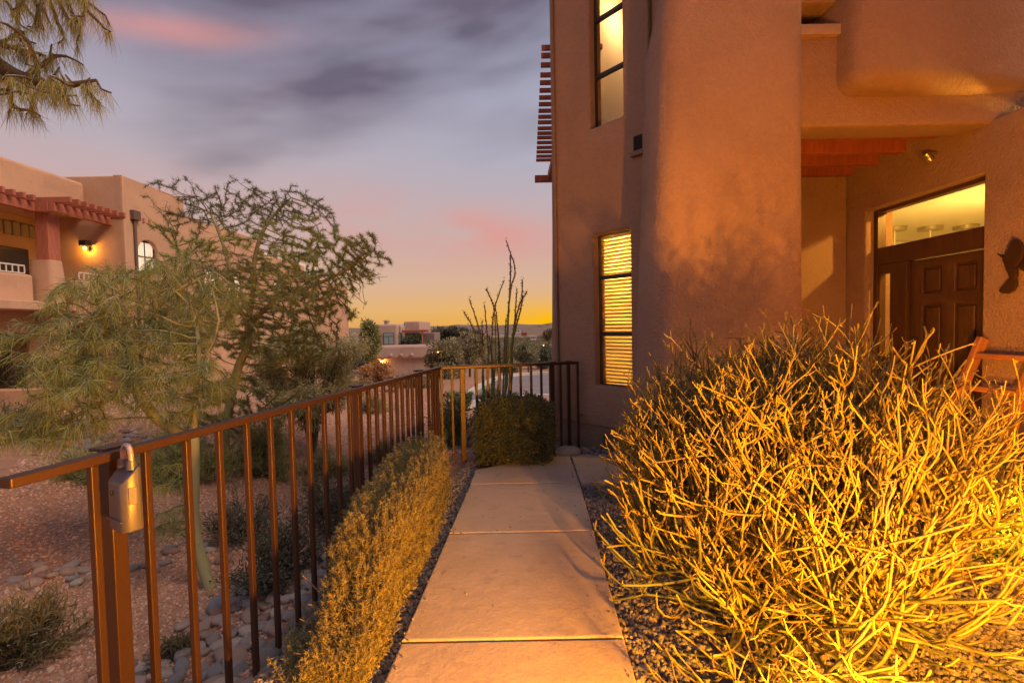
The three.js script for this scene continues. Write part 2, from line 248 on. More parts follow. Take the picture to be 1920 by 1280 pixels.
// ------------------------------------------------------------------ the adobe house on the right
const fr = (o, x, z) => new THREE.Matrix4().makeBasis(V(...x), V(0, 1, 0), V(...z)).setPosition(V(...o));
const FW = fr([1.32, 0, -4.9], [-0.672, 0, -0.741], [0.741, 0, -0.672]);   // window wall, z into the house
const FD = fr([4.2, 0, 0], [0, 0, -1], [1, 0, 0]);                          // door wall: x = metres ahead
const FL = fr([0, 0, -4.0], [-1, 0, 0], [0, 0, -1]);                        // lintel over the porch: x = -X
const inF = (g, f) => g.applyMatrix4(f);
const house = thing('adobe_house', 'large two-storey adobe stucco house with battered pillar, lit windows and recessed entry porch', 'house', [2, 0, -5]);
{
  const wx0 = 0.045, wx1 = 0.534;
  const w = wallGeo(rect(-0.2, 0.25, 1.16, 8), [roundRect(wx0, 0.735, wx1, 2.475, 0.02), roundRect(0.119, 3.69, 0.557, 5.75, 0.02)], 0.24, 0.032);
  obj('wall', boxUV(inF(w, FW)), M.stucco, house);
  obj('foundation', boxUV(inF(rb2(-0.18, -1.6, 0.02, 1.14, 0.262, 0.22, 0.008), FW)), M.stuccoBase, house);
  // flared corner and the side that runs back
  obj('buttress', loft([[0.47, -1.6, 0.05], [0.5, 0.3, 0.05], [0.535, 1.3, 0.06], [0.56, 2.6, 0.06], [0.572, 4, 0.06], [0.572, 8, 0.06]].map(([x, y, r]) => ringRR(x, -6.1, 0.84, -5.77, y, r))), M.stucco, house);
  obj('wall', rb2(1.2, -3.5, -11.6, 1.45, 6.9, -6.6, 0.06), M.stucco, house);
  obj('wall', rb2(1.22, -3.5, -11.8, 11, 6.9, -11.5, 0.06), M.stucco, house);
  obj('wall', rb2(10.8, -2, -11.6, 11.05, 6.9, -3.0, 0.06), M.stucco, house);
  obj('roof', rb2(1.3, 6.5, -11.6, 11, 6.7, -4.2, 0.02), M.stucco, house);
  obj('downspout', (() => { const g = new THREE.CylinderGeometry(0.018, 0.018, 7.5, 10); g.translate(1.09, 4.1, -0.022); return boxUV(inF(g, FW)); })(), std({ color: C(0.2, 0.13, 0.1), roughness: 0.6 }), house);
  obj('hose_bib', [inF(new THREE.CylinderGeometry(0.014, 0.014, 0.07, 10).rotateX(Math.PI / 2).translate(0.74, 0.36, -0.03), FW), inF(new THREE.SphereGeometry(0.026, 12, 8).translate(0.74, 0.36, -0.07), FW), inF(new THREE.TorusGeometry(0.024, 0.005, 6, 14).translate(0.74, 0.385, -0.085), FW)].map((g) => boxUV(g)), M.stuccoBase, house);
  // little opening with a ledge high in the wall beside the pillar
  obj('scupper_ledge', boxUV(inF(rb2(-0.17, 3.2, -0.05, 0.0, 3.24, 0.03, 0.006), FW)), M.stuccoBase, house);
  obj('scupper', boxUV(inF(rb2(-0.12, 3.27, -0.004, -0.015, 3.42, 0.03, 0.003), FW)), std({ color: C(0.02, 0.016, 0.014), roughness: 1 }), house);
  // windows: frame with bars, one pane each
  const win = (x0, x1, y0, y1, bars) => {
    const z0 = 0.1, z1 = 0.15, b = 0.028, G = [rb2(x0, y0, z0, x0 + b, y1, z1, 0.004), rb2(x1 - b, y0, z0, x1, y1, z1, 0.004), rb2(x0 + b, y0, z0, x1 - b, y0 + b, z1, 0.004), rb2(x0 + b, y1 - b, z0, x1 - b, y1, z1, 0.004)];
    const f = obj('window', G.map((g) => inF(g, FW)), M.darkFrame, house);
    const ys = [y0 + b, ...bars, y1 - b];
    bars.forEach((y) => obj('mullion', inF(rb2(x0 + b, y - 0.022, z0 + 0.003, x1 - b, y + 0.022, z1 - 0.003, 0.004), FW), M.darkFrame, f));
    for (let i = 0; i + 1 < ys.length; i++) { const a = ys[i] + (i ? 0.022 : 0), c = ys[i + 1] - (i + 2 < ys.length ? 0.022 : 0), g = new THREE.PlaneGeometry(x1 - x0 - 2 * b, c - a); g.rotateY(Math.PI); g.translate((x0 + x1) / 2, (a + c) / 2, 0.125); obj('pane', inF(g, FW), M.glass, f); }
  };
  win(wx0 - 0.02, wx1 + 0.02, 0.715, 2.495, [1.33, 1.985]);
  win(0.099, 0.577, 3.67, 5.77, [4.3, 4.94]);
  // the two rooms behind them
  const room = (x0, x1, y0, y1, z0, z1, mat) => { const t = 0.08; obj('room', [rb2(x0 - t, y0, z0, x0, y1, z1), rb2(x1, y0, z0, x1 + t, y1, z1), rb2(x0 - t, y0, z1, x1 + t, y1, z1 + t), rb2(x0 - t, y0 - t, z0, x1 + t, y0, z1 + t), rb2(x0 - t, y1, z0, x1 + t, y1 + t, z1 + t)].map((g) => boxUV(inF(g, FW))), mat, house); };
  room(-0.3, 1.05, 0.1, 3.0, 0.242, 2.4, M.ceiling);
  room(-0.3, 1.05, 3.3, 6.4, 0.242, 2.8, M.ceiling);
  // inside upstairs: a half-height partition, a sloping soffit and a door
  obj('partition', boxUV(inF(rb2(-0.05, 3.3, 1.1, 0.14, 4.12, 1.5, 0.01), FW)), std({ color: C(0.3, 0.27, 0.3), roughness: 0.8 }), house);
  obj('soffit', boxUV(inF(rb2(-0.3, 0, -0.02, 0.5, 2.2, 0.5, 0.01).rotateZ(-0.5).translate(0.2, 4.6, 2.2), FW)), M.ceiling, house);
  obj('partition', boxUV(inF(rb2(0.55, 3.3, 1.6, 0.66, 4.4, 1.7, 0.01), FW)), std({ color: C(0.42, 0.22, 0.1), roughness: 0.6 }), house);
}
// battered pillar: wide foot, shoulder at the back above 3.7 m
obj('pillar', loft([[-0.4, 1.02, 2.31, -4.13, -3.45], [0.25, 1.045, 2.3, -4.13, -3.47], [1.0, 1.085, 2.295, -4.125, -3.49], [1.8, 1.12, 2.29, -4.12, -3.5], [2.8, 1.165, 2.285, -4.12, -3.5], [3.6, 1.195, 2.285, -4.12, -3.5], [3.72, 1.2, 2.285, -4.1, -3.5], [3.86, 1.205, 2.285, -3.95, -3.5], [3.98, 1.21, 2.285, -3.82, -3.5], [4.15, 1.215, 2.285, -3.78, -3.5], [8, 1.24, 2.285, -3.78, -3.5]].map(([y, x0, x1, z0, z1]) => ringRR(x0, z0, x1, z1, y, 0.13))), M.stucco, house);
// upper storey between pillar and window wall
obj('wall', rb2(1.5, 3.9, -5.6, 2.9, 8, -4.35, 0.12, 4), M.stucco, house);
// the wing that closes the entry court behind and to the right of the viewer
obj('wall', rb2(1.6, -0.4, 2.6, 9, 8.6, 2.9, 0.06), M.stucco, house);
obj('wall', rb2(5.6, -0.4, -3.4, 5.9, 8.6, 2.6, 0.06), M.stucco, house);
// porch: far wall, door wall with its opening, lintel with a niche, cantilevered room above
obj('wall', rb2(1.8, -0.3, -5.95, 4.2, 3.6, -5.7, 0.02), M.stucco, house);
obj('wall', boxUV(inF(wallGeo([[2.2, -0.3], [5.95, -0.3], [5.95, 3.62], [4.02, 3.62], [4.02, 3.15], [2.2, 3.15]], [[[4.07, -0.05], [5.41, -0.05], [5.41, 2.71], [4.07, 2.71]]], 0.34, 0.03), FD)), M.stucco, house);
obj('lintel', boxUV(inF(wallGeo(rect(-6.6, 3.12, -2.2, 8), [rect(-3.075, 3.965, -2.5, 4.17)], 0.3, 0.035), FL)), M.stucco, house);
obj('ledge', rb2(2.3, 3.875, -4.05, 3.07, 3.962, -3.955, 0.008), M.stuccoPink, house);
obj('niche_box', [rb2(2.3, 3.9, -4.9, 3.3, 4.4, -4.6, 0.01), rb2(2.3, 4.3, -4.6, 3.3, 4.4, -4.29, 0.01), rb2(2.3, 3.86, -4.6, 3.3, 3.94, -4.29, 0.01), rb2(3.2, 3.94, -4.6, 3.3, 4.3, -4.29, 0.01)], M.stucco, house);
obj('vent', [rb2(2.86, 3.95, -4.25, 3.05, 4.07, -4.14, 0.008)], std({ color: C(0.07, 0.075, 0.09), roughness: 0.5 }), house);
{ const g = new RoundedBoxGeometry(5, 5, 0.7, 6, 0.14); g.translate(2.5, 2.5, -0.35); g.rotateY(0.13); g.translate(2.88, 3.36, -3.74); obj('upper_room', boxUV(g), M.stucco, house); }
obj('porch_ceiling', rb2(2.2, 3.37, -5.75, 4.25, 3.45, -4.29, 0.01), M.beam, house);
for (const d of [4.44, 4.86, 5.22, 5.58]) obj('beam', rb2(2.25, 3.2, -d - 0.1, 4.2, 3.365, -d, 0.008).rotateX(0), M.beam, house);
obj('ceiling_spotlight', [boxUV(new THREE.CylinderGeometry(0.03, 0.035, 0.08, 14).rotateZ(0.6).translate(4.12, 3.02, -4.52)), boxUV(new THREE.CylinderGeometry(0.012, 0.012, 0.1, 8).rotateZ(Math.PI / 2).translate(4.16, 3.06, -4.52))], std({ color: C(0.35, 0.3, 0.25), metalness: 0.8, roughness: 0.3 }), house);
obj('porch_floor', rb2(2.75, -0.12, -5.7, 4.2, 0.06, -2.9, 0.015), std({ color: C(0.5, 0.43, 0.36), roughness: 0.85, map: stuccoMap }), house);
// entry: frame, transom, sidelight, panelled door
{
  const z0 = 0.1, z1 = 0.2, e = 0.005, J = (a, b, c, d, q = 0) => inF(rb2(a, b, z0 + q, c, d, z1 - q, e), FD);
  const ent = obj('door_frame', [J(4.04, -0.04, 4.11, 2.74), J(5.35, -0.04, 5.44, 2.74), J(4.11, 2.67, 5.35, 2.74), J(4.11, 2.07, 5.35, 2.265), J(4.96, -0.04, 5.04, 2.07, 0.003), J(5.04, 1.96, 5.35, 2.07, 0.012), J(5.04, -0.04, 5.35, 1.0, 0.012), J(5.04, 1.0, 5.19, 1.96, 0.012), J(5.335, 1.0, 5.35, 1.96, 0.012)], M.door, house);
  const pane = (a, b, c, d) => { const g = new THREE.PlaneGeometry(c - a, d - b); g.translate((a + c) / 2, (b + d) / 2, 0.15); obj('pane', inF(g, FD), M.glass, ent); };
  pane(4.11, 2.265, 5.35, 2.67); pane(5.19, 1.0, 5.335, 1.96);
  const door = obj('door', inF(wallGeo(rect(4.115, 0.07, 4.955, 2.06), [rect(4.25, 1.7, 4.46, 1.97), rect(4.6, 1.7, 4.81, 1.97), rect(4.25, 0.92, 4.46, 1.58), rect(4.6, 0.92, 4.81, 1.58), rect(4.25, 0.24, 4.46, 0.76), rect(4.6, 0.24, 4.81, 0.76)], 0.05, 0.008).translate(0, 0, 0.14).setAttribute('uv', new THREE.Float32BufferAttribute(new Float32Array(1e5), 2)), FD), M.door, house);
  door.geometry = boxUV(door.geometry);
  for (const [a, b, c, d] of [[4.25, 1.7, 4.46, 1.97], [4.6, 1.7, 4.81, 1.97], [4.25, 0.92, 4.46, 1.58], [4.6, 0.92, 4.81, 1.58], [4.25, 0.24, 4.46, 0.76], [4.6, 0.24, 4.81, 0.76]]) obj('panel', [inF(rb2(a - 0.01, b - 0.01, 0.172, c + 0.01, d + 0.01, 0.184, 0.002), FD), inF(rb2(a + 0.025, b + 0.025, 0.15, c - 0.025, d - 0.025, 0.178, 0.012), FD)], M.door, door);
  obj('handle', [inF(rb2(4.86, 0.98, 0.12, 4.91, 1.24, 0.14, 0.006), FD), boxUV(inF(new THREE.TorusGeometry(0.07, 0.011, 8, 14, Math.PI).rotateZ(Math.PI / 2).rotateY(Math.PI / 2).translate(4.885, 1.1, 0.115), FD))], M.darkFrame, door);
  // the hall behind
  const hall = [rb2(4.53, -0.1, -10.6, 10.6, 0, -1.4), rb2(4.53, 3.22, -10.6, 10.6, 3.32, -1.4), rb2(4.53, 0, -10.7, 10.7, 3.22, -10.6), rb2(10.6, 0, -10.6, 10.7, 3.22, -1.4), rb2(4.53, 0, -1.5, 10.6, 3.22, -1.4), rb2(4.53, 0, -10.6, 4.6, 3.22, -5.6), rb2(4.53, 0, -3.9, 4.6, 3.22, -1.5)];
  obj('room', hall, M.ceiling, house);
  obj('partition', rb2(5.9, 0, -7.3, 6.05, 2.2, -6.1, 0.01), std({ color: C(0.5, 0.3, 0.16), roughness: 0.8, map: woodMap }), house);
}
// lamps inside: a bulb and the light it gives
function lamp(name, label, p, I, color, rad, part = 1) {
  const t = thing(name, label, 'lamp', p); const b = obj('bulb', new THREE.SphereGeometry(0.05, 14, 10).translate(...p), M.bulb, t);
  obj('socket', boxUV(new THREE.CylinderGeometry(0.025, 0.035, 0.08, 12).translate(p[0], p[1] + 0.075, p[2])), M.darkFrame, t);
  const l = new THREE.PointLight(new THREE.Color().setRGB(...color), I); l.position.set(0, 0, 0); l.shadow.radius = rad; l.castShadow = true; l.name = 'lamp_light'; t.add(l); return t;
}
{
  const p1 = V(0.6, 2.55, 1.3).applyMatrix4(FW), p2 = V(0.75, 5.7, 1.2).applyMatrix4(FW);
  lamp('room_lamp', 'ceiling lamp glowing behind the blinds of the lower window', p1.toArray(), 18, [1, 0.5, 0.06], 2.5);
  lamp('room_lamp', 'ceiling lamp lighting the upstairs room behind the tall upper window', p2.toArray(), 2.2, [1, 0.55, 0.2], 2.5);
  lamp('hall_lamp', 'ceiling lamp just inside the front door above the transom glass', [5.15, 3.0, -4.0], 18, [1, 0.5, 0.07], 2);
  lamp('hall_lamp', 'ceiling lamp deep inside the entrance hall', [7.2, 2.5, -6.4], 15, [1, 0.6, 0.12], 2);
  // three pendants of the kitchen, seen through the glass over the door
  const say = ['leftmost of the three pendant lamps seen through the glass over the door', 'middle pendant lamp seen through the glass over the door', 'rightmost pendant lamp seen through the glass over the door'];
  [[1678, 428], [1745, 427], [1812, 425]].forEach(([px, py], i) => {
    const q = onLevel(px, py, 3.2), t = thing('pendant_lamp', say[i], 'pendant lamp', [q.x, 2.3, q.z], 'pendant lamps in the hall');
    obj('canopy', boxUV(new THREE.CylinderGeometry(0.19, 0.19, 0.07, 24).translate(q.x, 3.183, q.z)), std({ color: C(0.4, 0.35, 0.28), metalness: 0.6, roughness: 0.35 }), t);
    obj('rod', boxUV(new THREE.CylinderGeometry(0.018, 0.018, 0.75, 10).translate(q.x, 2.775, q.z)), std({ color: C(0.75, 0.7, 0.6), metalness: 0.3, roughness: 0.3 }), t);
    obj('shade', boxUV(new THREE.CylinderGeometry(0.05, 0.13, 0.22, 20, 1, true).translate(q.x, 2.3, q.z)), M.darkFrame, t);
  });
}
// blind in the lower window: every slat
{
  const c = V(0.29, 1.6, 0.19).applyMatrix4(FW), t = thing('window_blind', 'cream slatted blind glowing in the tall lower window', 'blind', c.toArray());
  const n = 40, q = rb2(-0.255, -0.0012, -0.024, 0.255, 0.0012, 0.024, 0.0009, 1);
  for (let i = 0; i < n; i++) { const y = 0.76 + i * (1.69 / n), g = q.clone().rotateX(0.6 + 0.1 * gauss()).rotateZ(0.008 * gauss()).translate(0.29, y, 0.195); obj('slat', inF(g, FW), M.blind, t); }
  obj('headrail', inF(rb2(0.035, 2.44, 0.172, 0.545, 2.48, 0.218, 0.004), FW), M.blind, t);
  for (const x of [0.15, 0.43]) obj('cord', boxUV(inF(new THREE.CylinderGeometry(0.0022, 0.0022, 1.72, 6).translate(x, 1.6, 0.168), FW)), M.blind, t);
}
// pergola on the far side of the house
{
  const t = thing('pergola', 'dark red pergola whose rafter tails jut from the big house', 'pergola', [0.9, 5.1, -8.5]);
  const ys = [99, 113, 130, 148, 162, 176, 189, 201, 213, 224, 234, 245, 254, 262, 271, 280, 288, 296, 303];
  for (const y of ys) { const d = 3199 / (609 - y), x = 0.478 + (d - 6.27) * 0.036; obj('rafter', rb2(x, 5.15, -d - 0.02, 1.3, 5.215, -d + 0.02, 0.006), M.redWood, t); }
  obj('beam', rb2(0.95, 5.0, -11.2, 1.05, 5.148, -6.3, 0.008), M.redWood, t);
  obj('beam', rb2(0.64, 4.95, -11.35, 1.4, 5.1, -11.22, 0.008), M.redWood, t);
}
// on and by the door wall
{
  const t = thing('wall_sculpture', 'dark metal hummingbird sculpture mounted on the orange wall right of the door', 'sculpture', [4.17, 1.85, -3.8]);
  const m = std({ color: C(0.07, 0.035, 0.02), metalness: 0.55, roughness: 0.45 });
  const flat = (pts, q) => inF(new THREE.ExtrudeGeometry(poly(pts), { depth: 0.012, bevelEnabled: true, bevelSize: 0.006, bevelThickness: 0.006, bevelSegments: 2 }).translate(0, 0, q), FD);
  const smooth = (pts) => new THREE.CatmullRomCurve3(pts.map(([x, y]) => V(x, y, 0)), true).getPoints(36).map((p) => [p.x, p.y]);
  obj('body', flat(smooth([[3.8, 1.94], [3.84, 1.95], [3.855, 1.925], [3.84, 1.88], [3.82, 1.82], [3.78, 1.74], [3.755, 1.78], [3.765, 1.86]]), -0.04), m, t);
  obj('beak', flat([[3.845, 1.945], [3.905, 1.975], [3.85, 1.93]], -0.036), m, t);
  obj('tail', flat(smooth([[3.79, 1.77], [3.84, 1.72], [3.885, 1.66], [3.83, 1.64], [3.78, 1.67], [3.765, 1.73]]), -0.03), m, t);
  obj('wing', flat(smooth([[3.82, 1.9], [3.79, 1.99], [3.75, 2.07], [3.7, 2.03], [3.69, 1.93], [3.75, 1.85]]), -0.07), m, t);
  obj('wing', flat(smooth([[3.77, 1.88], [3.72, 1.96], [3.65, 2.0], [3.62, 1.9], [3.68, 1.8]]), -0.022), m, t);
}
{
  const a0 = V(3.72, 0.06, -4.06), a1 = V(4.15, 1.26, -4.0), b0 = V(3.76, 0.06, -3.58), b1 = V(4.15, 1.26, -3.54);
  const t = thing('ladder', 'short rustic wooden ladder leaning against the wall right of the front door', 'ladder', [3.74, 0.06, -3.8]);
  const bar = (p, q, w, h, name) => { const d = q.clone().sub(p), L = d.length(), g = rbox(w, L, h, 0.012, 0, 0, 0); const o = new THREE.Matrix4().lookAt(V(0, 0, 0), d, V(0, 0, 1)); g.rotateX(Math.PI / 2); g.applyMatrix4(o); g.translate((p.x + q.x) / 2, (p.y + q.y) / 2, (p.z + q.z) / 2); obj(name, g, M.ladder, t); };
  bar(a0, a1, 0.085, 0.05, 'rail'); bar(b0, b1, 0.085, 0.05, 'rail');
  for (const k of [0.14, 0.4, 0.64, 0.87]) bar(a0.clone().lerp(a1, k), b0.clone().lerp(b1, k), 0.05, 0.05, 'rung');
}
// path lights: short turned posts with a lamp behind a lens under the cap
function pathLight(p, face, I, label, color = [1, 0.36, 0.018], rad = 1.6, up = 0) {
  const t = thing('path_light', label, 'path light', p, 'low path lights'); const [x, y, z] = p, g = (q) => boxUV(q);
  const m = std({ color: C(0.3, 0.22, 0.14), roughness: 0.8, bumpMap: woodBump, bumpScale: 0.004 });
  obj('post', g(new THREE.LatheGeometry([[0.001, -0.1], [0.055, -0.1], [0.055, 0.02], [0.046, 0.03], [0.044, 0.3 + up], [0.05, 0.33 + up], [0.05, 0.36 + up], [0.03, 0.365 + up], [0.001, 0.365 + up]].map(([a, b]) => new THREE.Vector2(a, b)), 20).translate(x, y, z)), m, t);
  obj('cap', g(new THREE.LatheGeometry([[0.001, 0.46], [0.062, 0.455], [0.066, 0.47], [0.06, 0.5], [0.03, 0.525], [0.001, 0.53]].map(([a, b]) => new THREE.Vector2(a, b)), 20).translate(x, y + up, z)), m, t);
  for (let k = 0; k < 4; k++) { const a = face + Math.PI / 4 + k * Math.PI / 2; obj('strut', g(new THREE.CylinderGeometry(0.005, 0.005, 0.1, 6).translate(x + 0.05 * Math.cos(a), y + up + 0.41, z + 0.05 * Math.sin(a))), m, t); }
  obj('lens', new THREE.CylinderGeometry(0.026, 0.026, 0.085, 16).translate(x, y + up + 0.41, z), M.lens, t);
  const l = new THREE.PointLight(new THREE.Color().setRGB(...color), I); l.position.set(0, 0.41 + up, 0); l.shadow.radius = rad; l.castShadow = true; l.name = 'path_light_lamp'; t.add(l);
}
pathLight(onLevel(1797, 1082, -0.03).toArray(), Math.PI, 13, 'low post light glowing between the yellow bush and the ladder');
pathLight([0.84, -0.03, -0.4], 0, 84, 'post light at the near right edge of the walkway, below the picture', undefined, 2, 0.12);
pathLight([2.0, 0.0, 0.2], 0, 43, 'low post light beside the walkway behind the viewer', undefined, 4);
// ------------------------------------------------------------------ walkway
{
  const conc = std({ color: C(0.46, 0.365, 0.28), roughness: 0.9, map: tex(1024, (x, y) => { const a = fbm(x * 6, y * 6, 5, 201, 6), g = vnoise(x * 300, y * 300, 202, 300), s = fbm(x * 22, y * 22, 3, 203, 22); const k = 0.78 + 0.3 * a + 0.1 * (g - 0.5) - (s > 0.72 ? 0.1 : 0); return [k, k * 0.99, k * 0.975]; }, false, 0.55), bumpMap: tex(512, (x, y) => 0.5 * fbm(x * 90, y * 90, 3, 204, 90) + 0.5 * vnoise(x * 25, y * 25, 205, 25), false, 0.9), bumpScale: 0.003 });
  const L = (d) => -0.6745 + 0.0621 * d, Rt = (d) => 0.395 + 0.05 * d, gap = 0.007;
  const walk = new THREE.Group(); walk.name = 'walkway'; scene.add(walk); tag(walk, 'narrow concrete walkway of square slabs leading to the corner of the house', null, null, 'structure');
  const slab = (pts) => {
    const cx = pts.reduce((s, p) => s + p[0], 0) / pts.length, cy = pts.reduce((s, p) => s + p[1], 0) / pts.length;
    const s = poly(pts.map(([x, d]) => [x + Math.sign(cx - x) * gap, d + Math.sign(cy - d) * gap]));
    const g = new THREE.ExtrudeGeometry(s, { depth: 0.09, bevelEnabled: true, bevelSize: 0.01, bevelOffset: -0.01, bevelThickness: 0.01, bevelSegments: 3 }); g.rotateX(-Math.PI / 2); g.translate(0, -0.1 + 0.004 * (rnd() - 0.5), 0); obj('slab', boxUV(g), conc, walk);
  };
  const ds = [-1.2, -0.1, 0.98, 2.055, 3.143, 4.128];
  for (let i = 0; i + 1 < ds.length; i++) slab([[L(ds[i]), ds[i]], [Rt(ds[i]), ds[i]], [Rt(ds[i + 1]), ds[i + 1]], [L(ds[i + 1]), ds[i + 1]]]);
  slab([[-0.418, 4.128], [0.601, 4.128], [0.624, 5.044], [0.44, 5.046], [-0.4, 4.544]]);
  slab([[0.601, 4.128], [1.75, 4.128], [1.75, 4.74], [1.47, 4.76], [1.2, 5.02], [0.624, 5.044]]);
  slab([[1.75, 4.128], [2.75, 4.128], [2.75, 5.3], [1.75, 4.74]]);
}
// ------------------------------------------------------------------ railing
const railTop = 1.02;
{
  const t = thing('metal_railing', 'brown metal picket railing along the left side of the walkway, turning to meet the house', 'railing', [-0.8, 0, -4.95]);
  const A = V(-1.545, railTop, -1.36), B = V(-0.8, railTop, -4.945), D = V(0.765, railTop, -5.28);
  const bar = (p, q, w, h, name, r = 0.006) => { const d = q.clone().sub(p), L = d.length(), g = rbox(L, h, w, r, 0, 0, 0); g.rotateY(Math.atan2(-d.z, d.x)); g.translate((p.x + q.x) / 2, p.y - h / 2, (p.z + q.z) / 2); return obj(name, g, M.metalBrown, t); };
  bar(A, B.clone().add(V(0.004, 0, 0.02)), 0.05, 0.034, 'rail'); bar(B, D, 0.05, 0.034, 'rail');
  const a1 = Math.atan2(3.585, 0.745), a2 = Math.atan2(0.335, 1.565);
  const post = (x, z, w, ang, name, top, bot) => obj(name, rbox(w, top - bot, w, 0.004, x, (top + bot) / 2, z, ang, 2), M.metalBrown, t);
  const lineX = (px) => { let d = 3; for (let i = 0; i < 12; i++) { const X = A.x + (d - 1.36) * 0.2078; d = X / (at(px, 800, 1).x / 1); d = clamp(d, 1.2, 5); } return d; };
  const onFence = (px) => { let lo = 1.2, hi = 5.0; for (let i = 0; i < 40; i++) { const d = (lo + hi) / 2, X = A.x + (d - 1.36) * 0.2078, p = 960 + FOCAL * X / d; if (p < px) lo = d; else hi = d; } return [A.x + (lo - 1.36) * 0.2078, lo]; };
  for (const px of [160, 262, 340, 402, 455, 500, 540, 573, 602, 628, 651, 687, 702, 715.5, 729, 740.6, 750.7, 761, 770, 778.7, 800.6, 807.8, 813.2, 818.6]) { const [x, d] = onFence(px); post(x, -d, 0.026, a1, 'picket', railTop - 0.033, -0.5); }
  for (const px of [219, 677, 792]) {
    const [x, d] = onFence(px), ox = -0.045; post(x + ox, -d, 0.055, a1, 'post', railTop - 0.004, -0.8);
    obj('cap', [rbox(0.09, 0.012, 0.075, 0.004, x + ox - 0.005, railTop + 0.003, -d, a1), rbox(0.1, 0.01, 0.03, 0.003, x - 0.01, railTop - 0.02, -d - 0.03, a1)], M.metalBrown, t);
  }
  const onB = (px) => { const k = (px - 960) / FOCAL; const s = (k * 4.945 + 0.8) / (1.565 - k * 0.335); return [B.x + 1.565 * s, 4.945 + 0.335 * s]; };
  for (const px of [825.5, 845.5, 891.5, 913, 934.6, 955, 975, 994.7, 1013.7, 1049.6, 1082]) { const [x, d] = onB(px); post(x, -d, 0.026, a2, 'picket', railTop - 0.033, -0.35); }
  for (const px of [864.6, 1033.5, 1065]) { const [x, d] = onB(px); post(x, -d - 0.02, px > 1060 ? 0.04 : 0.055, a2, 'post', railTop - 0.036, -0.6); obj('cap', rbox(0.075, 0.01, 0.08, 0.003, x, railTop + 0.003, -d - 0.02, a2), M.metalBrown, t); }
}
// realtor's lockbox hung on the near end of the rail
{
  const q = at(238, 835, 1.62), x = q.x + 0.008, z = q.z + 0.03, y = railTop;
  const t = thing('lockbox', 'grey lockbox with a shackle hanging over the near end of the railing', 'lockbox', [x, 0.86, z]);
  const grey = std({ color: C(0.13, 0.125, 0.16), roughness: 0.36, metalness: 0.4 }), turn = -0.5;
  const s = poly(roundRect(-0.058, -0.026, 0.058, 0.03, 0.02));
  let g = new THREE.ExtrudeGeometry(s, { depth: 0.21, bevelEnabled: true, bevelSize: 0.005, bevelThickness: 0.005, bevelSegments: 3 }); g.deleteAttribute('uv'); g = mergeVertices(g, 1e-4); g.rotateX(-Math.PI / 2); g = toCreasedNormals(g, 0.7);
  { const p = g.attributes.position; for (let i = 0; i < p.count; i++) { const f = clamp(p.getY(i) / 0.21, 0, 1); if (p.getY(i) > 0.15) p.setY(i, p.getY(i) - 0.05 * clamp((p.getZ(i) + 0.02) / 0.05, 0, 1)); p.setX(i, p.getX(i) * (1 - 0.1 * f)); } g.computeVertexNormals(); g = toCreasedNormals(g, 0.6); }
  const put = (h) => boxUV(h.rotateY(turn).translate(x, 0.765, z));
  const body = obj('body', put(g), grey, t);
  obj('cover_seam', put(rb2(-0.054, 0.035, 0.031, 0.054, 0.0375, 0.0362, 0.0005)), std({ color: C(0.12, 0.12, 0.14), roughness: 0.5 }), body);
  obj('sensor', put(new THREE.SphereGeometry(0.007, 12, 8).scale(1, 1.4, 0.4).translate(-0.012, 0.13, 0.0345)), std({ color: C(0.01, 0.01, 0.01), roughness: 0.2 }), body);
  obj('keypad', put(rb2(0.0565, 0.09, -0.012, 0.0625, 0.15, 0.012, 0.002)), std({ color: C(0.16, 0.15, 0.16), roughness: 0.55 }), body);
  for (const ex of [-0.03, 0.03]) obj('collar', put(new THREE.CylinderGeometry(0.013, 0.016, 0.03, 14).translate(ex, 0.222, -0.012)), grey, t);
  const c = new THREE.CatmullRomCurve3([[-0.03, 0.215], [-0.03, 0.245], [-0.026, 0.27], [-0.012, 0.286], [0.012, 0.286], [0.026, 0.27], [0.03, 0.245], [0.03, 0.215]].map(([a, b]) => V(a, b, -0.012)));
  obj('shackle', put(new THREE.TubeGeometry(c, 30, 0.0085, 10)), std({ color: C(0.42, 0.36, 0.38), roughness: 0.35, metalness: 0.5 }), t);
}
// ------------------------------------------------------------------ gravel and stones
function stoneGeo(detail, lump, flat, s) {
  let g = new THREE.IcosahedronGeometry(1, detail); g.deleteAttribute('uv'); g.deleteAttribute('normal'); g = mergeVertices(g, 1e-4);
  const p = g.attributes.position; for (let i = 0; i < p.count; i++) { const x = p.getX(i), y = p.getY(i), z = p.getZ(i), k = 1 + lump * (fbm(x * 1.3 + s * 7.1 + 20, y * 1.3 + z * 1.7 + 30, 3, s) - 0.5) * 2; p.setXYZ(i, x * k, y * k * flat, z * k * 0.85); }
  g.computeVertexNormals(); return g;
}
const sharp = (g) => { g = g.toNonIndexed(); g.computeVertexNormals(); return g; };
function scatter(name, label, geos, mats, list, parent = scene) {   // list: [x, y, z, size, colour, squash]
  const q = new THREE.Quaternion(), e = new THREE.Euler(), m = new THREE.Matrix4();
  geos.forEach((g, k) => {
    const mine = list.filter((_, i) => i % geos.length === k), im = new THREE.InstancedMesh(g, mats, mine.length); im.name = numbered(name);
    mine.forEach(([x, y, z, s, c, tilt], i) => { e.set(rr(-1, 1) * (tilt ?? 3), rr(0, 6.28), rr(-1, 1) * (tilt ?? 3)); m.compose(V(x, y, z), q.setFromEuler(e), V(s, s, s)); im.setMatrixAt(i, m); im.setColorAt(i, c); });
    tag(im, label, null, null, 'stuff'); parent.add(im);
  });
}
const grit = std({ color: C(1, 1, 1), roughness: 0.95 });
const stoneBump = tex(256, (x, y) => fbm(x * 12, y * 12, 4, 301, 12), false, 3);
